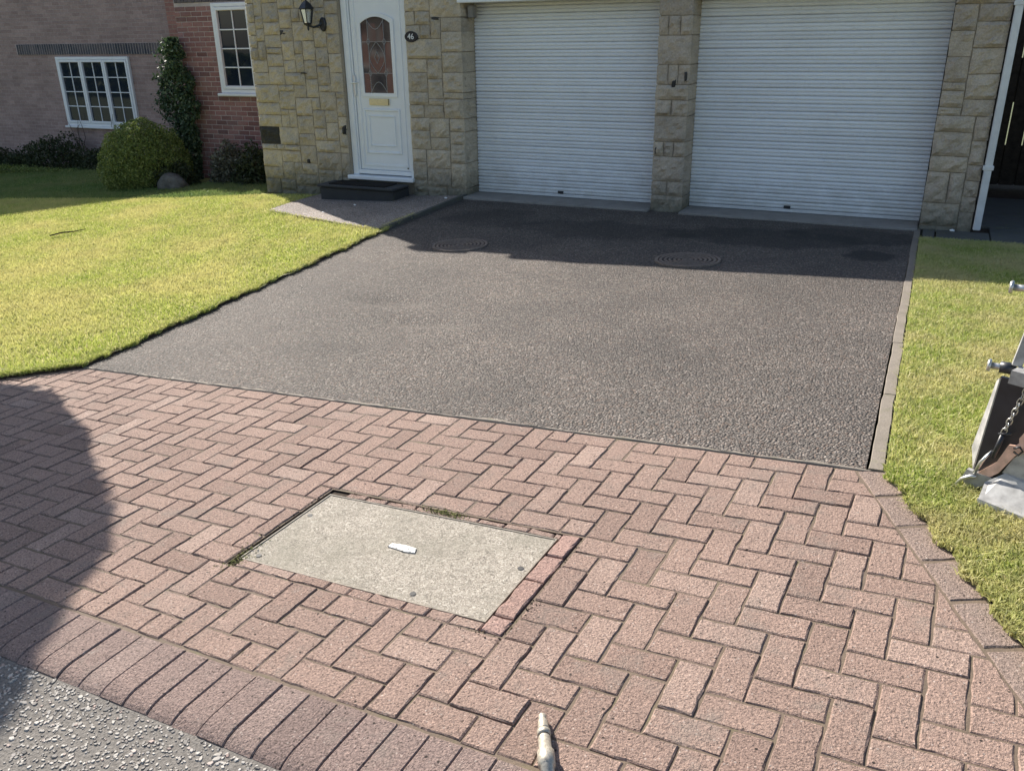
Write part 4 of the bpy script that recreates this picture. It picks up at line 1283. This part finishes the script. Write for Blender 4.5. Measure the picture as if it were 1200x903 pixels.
# wall lantern
lx, ly, lz = -7.10, -.16, 2.08
lan = thing('wall_lantern', (-7.03, 0, 2.0), 'black carriage lantern on the stone wall left of the front door', 'wall lamp')
def hexring(r_, z): return [(lx+r_*math.cos(k*math.pi/3), ly+r_*math.sin(k*math.pi/3), z) for k in range(6)]
def loft(mb, rings_, cap=True):
    n_ = len(rings_[0]); b0 = len(mb.v)
    for r_ in rings_: mb.v += r_
    for i in range(len(rings_)-1):
        for k in range(n_): mb.f.append((b0+i*n_+k, b0+i*n_+(k+1) % n_, b0+(i+1)*n_+(k+1) % n_, b0+(i+1)*n_+k))
    if cap: mb.f.append(tuple(b0+k for k in range(n_))[::-1]); mb.f.append(tuple(b0+(len(rings_)-1)*n_+k for k in range(n_)))
mb = MB(); loft(mb, [hexring(.098, 2.155), hexring(.100, 2.165), hexring(.062, 2.215), hexring(.028, 2.245), hexring(.014, 2.25), hexring(.011, 2.30), hexring(.018, 2.31), hexring(.003, 2.335)]); part('cap', mb, M['black'], lan)
mb = MB(); loft(mb, [hexring(.078, 2.152), hexring(.047, 2.005)]); part('glass', mb, M['lampglass'], lan)
mb = MB()
for k in range(6):
    t = k*math.pi/3; mb.bar((lx+.081*math.cos(t), ly+.081*math.sin(t), 2.155), (lx+.049*math.cos(t), ly+.049*math.sin(t), 2.002), .011)
part('cage', mb, M['black'], lan)
mb = MB(); loft(mb, [hexring(.006, 1.915), hexring(.012, 1.93), hexring(.012, 1.965), hexring(.05, 1.985), hexring(.056, 2.003)]); part('base', mb, M['black'], lan)
mb = MB(); mb.tube([(lx, ly, 1.975), (lx+.05, ly+.04, 1.955), (-7.02, -.06, 1.97), (-6.985, -.03, 2.0)], .013, 8); part('arm', mb, M['black'], lan)
mb = MB()
mb.v = []
for d_, s_ in ((-.012, 1.0), (-.03, 1.0), (-.042, .8)):
    mb.v += [(-6.98+.048*s_*math.cos(2*math.pi*k/20), d_, 1.985+.082*s_*math.sin(2*math.pi*k/20)) for k in range(20)]
for i in range(2):
    for k in range(20): mb.f.append((i*20+k, i*20+(k+1) % 20, (i+1)*20+(k+1) % 20, (i+1)*20+k))
mb.f.append(tuple(40+k for k in range(20))); part('back_plate', mb, M['black'], lan)

# house number
num = thing('house_number', (-5.725, -.012, 1.83), 'small oval black plaque with the white number 46 beside the front door', 'sign')
mb = MB()
for d_, s_ in ((.012, 1), (-.024, 1), (-.028, .94)):
    mb.v += [(-5.725+.088*s_*math.cos(2*math.pi*k/28), d_, 1.83+.062*s_*math.sin(2*math.pi*k/28)) for k in range(28)]
for i in range(2):
    for k in range(28): mb.f.append((i*28+k, i*28+(k+1) % 28, (i+1)*28+(k+1) % 28, (i+1)*28+k))
mb.f.append(tuple(56+k for k in range(28))); part('plaque', mb, M['plaque'], num)
fc = bpy.data.curves.new('numeral', 'FONT'); fc.body = '46'; fc.size = .088; fc.extrude = .0015; fc.align_x = 'CENTER'; fc.align_y = 'CENTER'
fo = bpy.data.objects.new('numeral_tmp', fc); col.objects.link(fo)
bpy.context.view_layer.update()
me = bpy.data.meshes.new_from_object(fo.evaluated_get(bpy.context.evaluated_depsgraph_get()))
bpy.data.objects.remove(fo)
o = link('numeral', me, None, num, Vector((0, -.0195, 0))); me.materials.clear(); me.materials.append(M['white'])
o.rotation_euler = (R(90), 0, 0)

# ------------------------------------------------------------------ neighbouring house
FY = 4.5
nb_ = thing('neighbouring_house', (-17, FY, -.9), 'buff brick house behind the round bush with a three-part white window', 'house')
mb = MB()
mb.add([(-30,FY,-1.9),(-13.6,FY,-1.9),(-13.6,FY,3.4),(-21.6,FY,6.35),(-30,FY,3.25),(-30,FY+9,-1.9),(-13.6,FY+9,-1.9),(-13.6,FY+9,3.4),(-21.6,FY+9,6.35),(-30,FY+9,3.25)],
       [(0,1,2,3,4),(6,5,9,8,7),(1,6,7,2),(5,0,4,9)])
part('wall', mb, M['farbrick'], nb_)
mb = MB(); mb.box((-13.16, FY-1.0, -1.6), (-12.2, FY-.01, 3.2)); part('link_wall', mb, M['redwall'], nb_, label='red brick link wall')
mb = MB(); mb.add([(-13.3,FY-.12,3.30),(-21.6,FY-.12,6.38),(-21.6,FY+9.2,6.38),(-13.3,FY+9.2,3.30),(-13.3,FY-.12,3.42),(-21.6,FY-.12,6.50),(-21.6,FY+9.2,6.50),(-13.3,FY+9.2,3.42)], [(0,1,2,3),(4,7,6,5),(0,4,5,1),(1,5,6,2),(2,6,7,3),(3,7,4,0)])
mb.add([(-30.4,FY-.12,3.1),(-21.6,FY-.12,6.38),(-21.6,FY+9.2,6.38),(-30.4,FY+9.2,3.1),(-30.4,FY-.12,3.22),(-21.6,FY-.12,6.50),(-21.6,FY+9.2,6.50),(-30.4,FY+9.2,3.22)], [(3,2,1,0),(5,6,7,4),(1,5,4,0),(2,6,5,1),(3,7,6,2),(0,4,7,3)])
part('roof', mb, M['roof'], nb_)
mb = MB(); mb.box((-18.85, FY-.017, 1.575), (-13.95, FY+.05, 1.79)); sc = part('soldier_course', mb, M['brick_mortar'], nb_)
x = -18.80
NB = base_of(nb_)
while x < -13.95:
    link('soldier_brick', sold_me, None, sc, Vector((x, FY-.02+r.gauss(0, .0005), 1.683))-NB); x += .075
casement(nb_, -17.62, -15.42, .10, 1.53, FY-.03, 2, 4, 3, 'white three-casement window with small square panes')
mb = MB(); mb.tube([(-20.50, FY-.06, 2.4), (-20.50, FY-.06, -.7), (-20.45, FY-.1, -.9), (-20.30, FY-.32, -1.06)], .045, 10); part('downpipe', mb, M['pipe'], nb_, True)
# wing stepping forward at the far left
mb = MB(); mb.box((-30, FY-.35, -1.9), (-21.3, FY-.005, 3.0)); part('wing_wall', mb, M['farbrick'], nb_)

# ------------------------------------------------------------------ planting
def leaf_mesh(name, pts, nrm, size, seed, aspect=.55, droop=0.0):
    g = np.random.default_rng(seed); n = len(pts)
    rn = g.normal(size=(n, 3)); d = nrm*.6+rn*.75; d /= np.linalg.norm(d, axis=1)[:,None]
    t = np.cross(d, g.normal(size=(n, 3))); t /= np.linalg.norm(t, axis=1)[:,None]
    t[:,2] -= droop; t /= np.linalg.norm(t, axis=1)[:,None]
    s = np.cross(d, t); s /= np.linalg.norm(s, axis=1)[:,None]
    L = size*g.uniform(.6, 1.35, n)[:,None]; W = L*aspect
    V = np.empty((n, 4, 3)); V[:,0] = pts-t*L/2; V[:,1] = pts+s*W/2-d*L*.06; V[:,2] = pts+t*L/2; V[:,3] = pts-s*W/2-d*L*.06
    i = np.arange(n)*4
    me = bpy.data.meshes.new(name); me.vertices.add(n*4); me.vertices.foreach_set('co', V.reshape(-1))
    me.loops.add(n*4); me.loops.foreach_set('vertex_index', np.arange(n*4).astype(np.int32))
    me.polygons.add(n); me.polygons.foreach_set('loop_start', i.astype(np.int32)); me.update(calc_edges=True)
    return me
def dome_points(n, rx, ry, rz, seed, shell=.25, lump=.13, freq=2.4, zmin=0.0):
    g = np.random.default_rng(seed); d = g.normal(size=(n*3, 3)); d /= np.linalg.norm(d, axis=1)[:,None]
    d = d[d[:,2] > -.35+zmin][:n]
    k = np.array([1+lump*mnoise.noise(Vector(v)*freq+Vector((seed, 0, 0)))*1.6+lump*.6*mnoise.noise(Vector(v)*freq*3+Vector((0, seed, 0))) for v in d])
    rr = k*(1-shell*g.random(len(d))**2)
    p = d*np.array([rx, ry, rz])*rr[:,None]
    return p, d
def shrub(name, base, rx, ry, rz, n, size, mat, label, seed, cat='shrub', shell=.3, lump=.13, zc=.3, stems=5, group=None):
    t = thing(name, base, label, cat, group)
    p, d = dome_points(n, rx, ry, rz, seed, shell, lump)
    p = p+np.array([0, 0, rz*zc]); ok = p[:,2] > -.02
    me = leaf_mesh('foliage', p[ok], d[ok], size, seed); link('foliage', me, mat, t)
    mb = MB(); g = random.Random(seed)
    for k in range(stems):
        a = g.uniform(0, 6.28); l = g.uniform(.5, .85)
        mb.tube([(0, 0, -.05), (rx*.25*math.cos(a), ry*.25*math.sin(a), rz*.45), (rx*l*math.cos(a)*.8, ry*l*math.sin(a)*.8, rz*(.6+.5*g.random()))], [.022, .014, .005], 5)
    o = link('stem', mesh('stem', mb), M['bark'], t)
    return t
gb = lambda x, y: gzf(x, y)+LZ
shrub('round_bush', (-11.55, 1.0, gb(-11.55, 1.0)-.02), .72, .68, .80, 34000, .034, M['bushleaf'], 'large rounded clipped green bush below the three-part window', 3, 'bush', .4, .09, .32)
shrub('trailing_shrub', (-10.95, .95, gb(-10.95, .95)-.02), .42, .36, .30, 6000, .05, M['lowleaf'], 'low dark shrub at the right foot of the round bush', 4, 'shrub', .5, .25, .3)
shrub('feathery_shrub', (-10.05, 1.35, gb(-10.05, 1.35)-.02), .36, .30, .44, 4200, .05, M['palelf'], 'greyish feathery shrub below the narrow window', 5, 'shrub', .6, .3, .3)
shrub('dark_shrub', (-9.35, 1.25, gb(-9.35, 1.25)-.02), .42, .34, .42, 4500, .055, M['lowleaf'], 'dark twiggy shrub against the corner of the stone wall', 6, 'shrub', .7, .35, .3)
for k, (x, y, rx, rz, lab) in enumerate(((-17.4, 3.75, 1.0, .55, 'taller dark shrub below the left casement of the three-part window'), (-19.2, 3.8, .9, .34, 'low dark shrub beside the far-left white downpipe'), (-15.6, 3.7, .8, .34, 'low dark shrub half hidden behind the round bush'))):
    shrub('border_shrub', (x, y, gb(x, y)-.05), rx, .5, rz, 5000, .06, M['lowleaf'], lab, 20+k, 'shrub', .5, .3, .3, group='shrubs along the neighbouring wall')
# low edging plants at the foot of that bed: clump row
shrub('border_plant', (-17.6, 3.05, gb(-17.6, 3.05)-.03), 2.6, .25, .16, 7000, .045, M['bushleaf'], 'low green edging plants along the shaded lawn', 31, 'plant', .6, .3, .2, 3)
# climber on the corner of the brick wing
cl = thing('climbing_plant', (-11.45, 1.75, gb(-11.45, 1.75)), 'dark leafy climber covering the left corner of the red brick wing', 'climber')
g = np.random.default_rng(12); pts = []; nr = []
while len(pts) < 9000:
    t = g.random(); z = -.45+2.32*t
    wdt = float(np.interp(t, [0, .15, .35, .55, .75, .9, 1], [.10, .16, .30, .44, .40, .26, .06]))
    wdt *= 1+.45*mnoise.noise(Vector((z*3.1, 3, 1)))
    a = g.uniform(-1, 1)
    xc = float(np.interp(t, [0, .3, .6, 1], [-11.22, -11.32, -11.46, -11.36]))
    x_ = xc+a*wdt; y_ = 1.80-abs(g.normal(0, .10))+(.25*g.random() if x_ < -11.35 else 0)
    if mnoise.noise(Vector((x_*5, y_*5, z*5))) < -.28: continue
    pts.append((x_, y_, z)); nr.append((a*.5-.2, -1, .3))
pts = np.array(pts)-np.array(cl.location); nr = np.array(nr)
link('foliage', leaf_mesh('foliage', pts, nr, .06, 13, .6, .5), M['ivyleaf'], cl)
mb = MB(); 
for k in range(3): mb.tube([(.1+.05*k, .05, -.1), (-.02*k, .06, .6), (-.05+.08*k, .06, 1.3), (.02*k, .06, 1.9)], [.02, .016, .012, .006], 5)
link('stem', mesh('stem', mb), M['bark'], cl)
# tall wispy stems under the window
ws = thing('bare_climber', (-16.6, 4.4, gb(-16.6, 4.4)), 'bare twiggy climber on the wall under the three-part window', 'climber')
mb = MB(); g_ = random.Random(4)
for k in range(7):
    x = g_.uniform(-.7, .7); p = [(x, 0, -.05)]
    for j in range(5): x += g_.uniform(-.12, .12); p.append((x, g_.uniform(-.02, .03), .2+.2*j*g_.uniform(.8, 1.1)))
    mb.tube(p, [.012, .011, .010, .008, .006, .004], 4)
link('stem', mesh('stem', mb), M['bark'], ws)
# rockery stone
rb = (-10.78, .95, gb(-10.78, .95))
import bmesh
def rock(name, base, sx, sy, sz, seed, mat, label, cat='rock', group=None, smooth=True, sub=3):
    bm = bmesh.new(); bmesh.ops.create_icosphere(bm, subdivisions=sub, radius=1)
    for v in bm.verts:
        k = 1+.28*mnoise.noise(v.co*1.3+Vector((seed, 0, 0)))+.1*mnoise.noise(v.co*4+Vector((0, seed, 0)))
        v.co = Vector((v.co.x*sx, v.co.y*sy, max(-.25, v.co.z)*sz))*k
    me = bpy.data.meshes.new(name); bm.to_mesh(me); bm.free()
    if smooth: me.polygons.foreach_set('use_smooth', [True]*len(me.polygons))
    o = link(name, me, mat, None, base); o['label'] = label; o['category'] = cat
    if group: o['group'] = group
    return o
rock('garden_rock', (-10.72, .72, gb(-10.72, .72)+.05), .27, .2, .19, 9, M['rock'], 'grey boulder between the round bush and the feathery shrub')
# twig on the lawn
zt = gzf(-9.3, -2.3)+LZ+.03
mb = MB(); mb.tube([(-9.36, -2.55, zt), (-9.33, -2.42, zt+.012), (-9.27, -2.28, zt+.006), (-9.24, -2.14, zt+.01)], [.008, .009, .007, .004], 5); mb.tube([(-9.31, -2.37, zt+.01), (-9.25, -2.36, zt+.025)], [.005, .003], 4)
solo('fallen_twig', mb, M['twig'], (-9.3, -2.35, zt), 'dark fallen twig lying on the lawn', 'twig')
# little pale stones lying about
for k, (x, y, s_, lab) in enumerate(((-6.2, -.75, .02, 'tiny white stone on the path in front of the dark step'), (-5.2, -.28, .022, 'tiny white stone where the path meets the driveway'), (.30, -.06, .028, 'small white stone at the foot of the right stone pier'), (-6.35, -1.18, .016, 'tiny white stone on the sunlit edge of the path'))):
    rock('small_stone', (x, y, gzf(x, y)+(.045 if x < -5.1 else .018)), s_, s_*.8, s_*.6, 30+k, M['white'], lab, 'stone', 'tiny white stones near the house', True, 1)
# tree to the left, outside the picture, whose shade falls over the paving
tb = (-7.56, -5.50, gzf(-7.56, -5.50))
tr = thing('evergreen_tree', tb, 'dense round-headed evergreen standing left of the picture, shading the paving', 'tree')
g = np.random.default_rng(5); nn_ = 42000
d = g.normal(size=(nn_, 3)); d /= np.linalg.norm(d, axis=1)[:,None]
k = np.array([1+.08*mnoise.noise(Vector(v)*2.2)+.055*mnoise.noise(Vector(v)*6) for v in d])*(1-.5*g.random(nn_)**2)
p = d*np.array([1.04, 1.04, 1.40])*k[:,None]+np.array([0, 0, 2.80])
link('crown', leaf_mesh('crown', p, d, .08, 6), M['treeleaf'], tr)
mb = MB(); mb.tube([(0,0,-.2), (.02,0,1.2), (0,.03,2.6), (.02,0,3.6)], [.14,.11,.06,.02], 8); link('trunk', mesh('trunk', mb), M['bark'], tr)

# ------------------------------------------------------------------ side fence, right
fb = thing('timber_gate', (1.4, 3.0, 0), 'dark timber gate with narrow slits closing the side passage', 'gate')
x = .47; k = 0
gaps = {0: .0, 1: .026, 2: .0, 3: .026}
while x < 3.4:
    w = .165; mb = MB(); mb.box((x, 3.0, .03), (x+w, 3.025, 2.35), .003); part('board', mb, M['timber'], fb)
    x += w+(.013 if k in (1, 2) else .0015); k += 1
for (z0, z1) in ((.04, .50), (1.0, 1.5), (1.75, 2.3)):
    mb = MB(); mb.box((.47, 3.027, z0), (3.4, 3.07, z1)); part('rail', mb, M['timber'], fb)
# boundary fence to the right of the passage
fb2 = thing('boundary_fence', (2.6, 3, 0), 'dark timber boundary fence right of the side passage', 'fence')
for k in range(14):
    mb = MB(); mb.box((2.2, .2+.2*k, .02), (2.225, .395+.2*k, 2.2)); part('board', mb, M['timber'], fb2)

# ------------------------------------------------------------------ grey steel machine at the right edge
tx, ty = .305, -6.12
tz = gzf(tx, ty)+.012
tl_ = thing('tipping_trailer', (.6, -6.2, tz), 'grey steel trailer end with dark upright panel, chain and knobbed pins on the verge', 'trailer')
YAW = R(27)
EU = Vector((math.cos(YAW), -math.sin(YAW), 0)); EV = Vector((-math.sin(YAW), -math.cos(YAW), 0))   # along the panel, out of its face
def TP(u, v, z): p = Vector((tx, ty, z))+EU*(u+.07*(z-tz))+EV*v; return (p.x, p.y, p.z)
def tbox(mb, u0, u1, v0, v1, z0, z1):
    vs = [TP(u, v, z) for z in (z0, z1) for u, v in ((u0,v0),(u0,v1),(u1,v1),(u1,v0))]
    mb.add(vs, [(0,3,2,1),(4,5,6,7),(0,1,5,4),(1,2,6,5),(2,3,7,6),(3,0,4,7)])
def tplate(mb, pts, v0, v1):
    n_ = len(pts); vs = [TP(u, v1, z) for u, z in pts]+[TP(u, v0, z) for u, z in pts]
    mb.add(vs, [tuple(range(n_))[::-1], tuple(range(n_, 2*n_))]+[(k, (k+1) % n_, (k+1) % n_+n_, k+n_) for k in range(n_)])
mb = MB(); tbox(mb, .0, .95, -.015, 0, tz+.05, .725); part('rear_panel', mb, M['dark_steel'], tl_)
# side flange folded back from the left edge of the panel, it catches the sun
mb = MB()
e0_ = [TP(.0, .002, tz+.075), TP(.0, .002, .722)]
dx, dy = -.012, .055
q_ = [Vector(e0_[0]), Vector(e0_[1]), Vector(e0_[1])+Vector((dx*.45, dy*.45, -.02)), Vector(e0_[0])+Vector((dx, dy, .06))]
mb.add([tuple(p) for p in q_]+[tuple(p+EU*.008-EV*.004) for p in q_], [(0,1,2,3),(7,6,5,4),(0,4,5,1),(1,5,6,2),(2,6,7,3),(3,7,4,0)]); part('side_flange', mb, M['grey_steel'], tl_)
mb = MB(); tplate(mb, [(-.012, tz+.072), (-.022, tz+.03), (.02, tz-.005), (.075, tz+.05), (.075, tz+.072)], 0, .02); part('corner_foot', mb, M['grey_steel'], tl_)
mb = MB(); tbox(mb, .045, .95, -.012, .05, .728, .775); part('top_rail', mb, M['grey_steel'], tl_)
def pin(u, v, z, l):
    h_ = Vector(TP(u, v, z)); ax_ = Vector((1, -.12, 0)).normalized()
    mb = MB(); mb.tube([h_+ax_*l, h_+ax_*.010], .0115, 12); mb.tube([h_+ax_*.012, h_+ax_*.006, h_], [.021, .023, .018], 14); part('knob_pin', mb, M['galv'], tl_, True)
    mb = MB(); mb.tube([h_+ax_*(l*.55), h_+ax_*(l*1.25)], .0205, 12); part('pin_sleeve', mb, M['dark_steel'], tl_, True)
pin(-.048, .012, .758, .07)
pin(-.062, -.02, 1.03, .085)
mb = MB(); tbox(mb, .03, .95, -.05, .0, 1.005, 1.055); part('upper_rail', mb, M['grey_steel'], tl_)
mb = MB(); mb.bar(TP(.035, -.01, .775), TP(.045, -.03, 1.01), .02, .03); part('post', mb, M['grey_steel'], tl_)
mb = MB(); mb.tube([TP(.07, .01, .776), TP(.085, .012, .815), TP(.13, .012, .83), TP(.22, .012, .825)], .007, 8); mb.tube([TP(.08, .03, .78), TP(.13, .03, .80), TP(.22, .03, .805)], .0055, 8); part('lever', mb, M['galv'], tl_, True)
mbs = Vector(TP(.095, .018, .705)); mbe = Vector(TP(.07, .022, .545)); ncl = 9
for k in range(ncl):
    c = mbs+(mbe-mbs)*(k/(ncl-1)); d_ = (mbe-mbs).normalized()
    s_ = EU if k % 2 == 0 else (EV*.8+EU*.6).normalized()
    pts = [c+d_*(.0145*math.cos(t*math.pi/6))+s_*(.0085*math.sin(t*math.pi/6)) for t in range(13)]
    mb = MB(); mb.tube(pts, .0022, 5, False); part('chain_link', mb, M['galv'], tl_, True)
mb = MB(); mb.tube([TP(.07, .022, .53), TP(.06, .022, .44)], [.009, .008], 8); mb.tube([TP(.055, .022, .53), TP(.095, .022, .545)], .0045, 6); part('chain_pin', mb, M['dark_steel'], tl_, True)
# salmon strap and hook
mb = MB(); tplate(mb, [(.16, .66), (.145, .60), (.120, .535), (.125, .52), (.115, .505), (.095, .50), (.075, .425), (.025, .36), (.012, .34), (.03, .315), (.055, .345), (.09, .385), (.10, .41), (.125, .47), (.16, .50), (.19, .55)], .004, .018)
part('strap', mb, M['rust'], tl_)
mb = MB(); mb.tube([TP(.03, .03, .352), TP(.012, .035, .345), (TP(-.012, .035, .325)), TP(-.026, .035, .298), TP(-.03, .03, .275)], [.006,.008,.008,.006,.004], 7); mb.tube([TP(.05, .02, .46), TP(.03, .03, .41), TP(.02, .03, .36)], [.003,.007,.006], 7); part('hook', mb, M['galv'], tl_, True)
# back plate and tray
mb = MB(); tplate(mb, [(.10, .39), (.95, .39), (.95, .60), (.20, .56), (.15, .50), (.12, .455)], .004, .012); part('back_plate', mb, M['grey_steel'], tl_)
mb = MB(); mb.add([TP(.062, .03, .342), TP(.11, .012, .392), TP(.95, .012, .392), TP(.95, .17, .325), TP(.088, .12, .318), TP(.062, .03, .332), TP(.11, .012, .38), TP(.95, .012, .38), TP(.95, .17, .31), TP(.088, .12, .305)], [(4,3,2,1,0), (5,6,7,8,9), (0,1,6,5), (1,2,7,6), (2,3,8,7), (3,4,9,8), (4,0,5,9)]); part('tray', mb, M['grey_steel'], tl_)
mb = MB(); mb.add([TP(.086, .123, .319), TP(.95, .173, .326), TP(.95, .178, .285), TP(.092, .130, .280), TP(.086, .115, .319), TP(.95, .165, .326), TP(.95, .170, .285), TP(.092, .122, .280)], [(0,1,2,3),(7,6,5,4),(0,4,5,1),(1,5,6,2),(2,6,7,3),(3,7,4,0)]); part('tray_lip', mb, M['grey_steel'], tl_)
mb = MB(); mb.tube([TP(.118, .03, .50), TP(.135, .032, .512), TP(.148, .032, .50), TP(.138, .032, .482), TP(.12, .03, .488)], .004, 6); part('shackle', mb, M['dark_steel'], tl_, True)
for (u, v) in ((.2, .03), (.8, .05)):
    mb = MB(); tbox(mb, u, u+.05, v, v+.05, tz-.05, .30); part('foot', mb, M['dark_steel'], tl_)

# ------------------------------------------------------------------ hose end on the paving
hz = .021
h0 = pav(-1.42, -11.55, hz*.75); h1 = pav(-.72, -12.75, hz)
hs = thing('hose_coupling', tuple(pav(-1.1, -12, 0)), 'metal hose coupling lying on the block paving at the bottom edge', 'hose coupling')
ax = (h1-h0)
def sect(name, segs, mat, n=14):
    mb = MB(); mb.tube([h0+ax*t for t, _ in segs], [r_ for _, r_ in segs], n); part(name, mb, M[mat], hs, True)
sect('nozzle_tip', [(0, .0085), (.02, .0105), (.10, .0105), (.16, .0095), (.165, .0125)], 'hosemetal')
sect('swivel_body', [(.165, .0125), (.19, .0135), (.33, .0135), (.345, .0155), (.40, .0155), (.41, .0125)], 'hosemetal')
sect('lock_ring', [(.41, .0135), (.425, .0175), (.52, .0175), (.535, .0145)], 'hosemetal')
sect('rubber_band', [(.535, .0142), (.575, .0142)], 'rubber')
sect('hose_tail', [(.575, .0150), (.60, .0160), (.92, .0160), (.94, .0215), (1.25, .0215), (1.27, .017), (1.8, .017)], 'hosemetal')

# ------------------------------------------------------------------ across the road, seen only mirrored in the panes
for (xa, xb, zb, lab) in ((-34, -19, -1.6, 'red brick house across the road, mirrored in the front door glass'),):
    op = thing('opposite_house', ((xa+xb)/2, -30, zb), lab, 'house')
    mb = MB(); mb.box((xa, -38, zb-3), (xb, -30, zb+4.6)); part('wall', mb, M['redwall'], op)
    mb = MB(); zt_ = zb+4.5; mb.add([(xa-.4,-29.6,zt_),(xb+.4,-29.6,zt_),(xb+.4,-34,zt_+2.6),(xa-.4,-34,zt_+2.6),(xb+.4,-38.4,zt_),(xa-.4,-38.4,zt_)], [(0,1,2,3),(3,2,4,5),(0,3,5),(1,4,2)]); part('roof', mb, M['roof'], op)
    for kx in range(3):
        x = xa+2.6+kx*4.7
        for z in (zb+.5, zb+2.9):
            mb = MB(); ring(mb, x-.8, x+.8, z, z+1.3, .1, -29.95, -30.05); w_ = part('window', mb, M['upvc'], op)
            mb = MB(); mb.box((x-.7, -29.99, z+.1), (x+.7, -30.02, z+1.2)); part('pane', mb, M['glass'], w_)

hg = thing('tall_hedge', (-56, -31, -4.0), 'long dark evergreen hedge across the road, mirrored in the panes', 'hedge')
g = np.random.default_rng(77); nh = 16000
xh = g.uniform(-22, 22, nh); top = 4.9+.9*np.array([mnoise.noise(Vector((v*.25, 1, 1))) for v in xh])+.5*np.array([mnoise.noise(Vector((v*.9, 4, 1))) for v in xh])
ph = np.stack([xh, g.uniform(-.6, .6, nh), top*g.random(nh)**.7], 1)
link('foliage', leaf_mesh('foliage', ph, np.tile(np.array([0, 1., .3]), (nh, 1)), .55, 78), M['treeleaf'], hg)
mb = MB()
for k in range(9): mb.tube([(-20+5*k, 0, -1), (-20+5*k, .1, 2), (-19.8+5*k, 0, 4)], [.15, .1, .04], 6)
link('stem', mesh('stem', mb), M['bark'], hg)
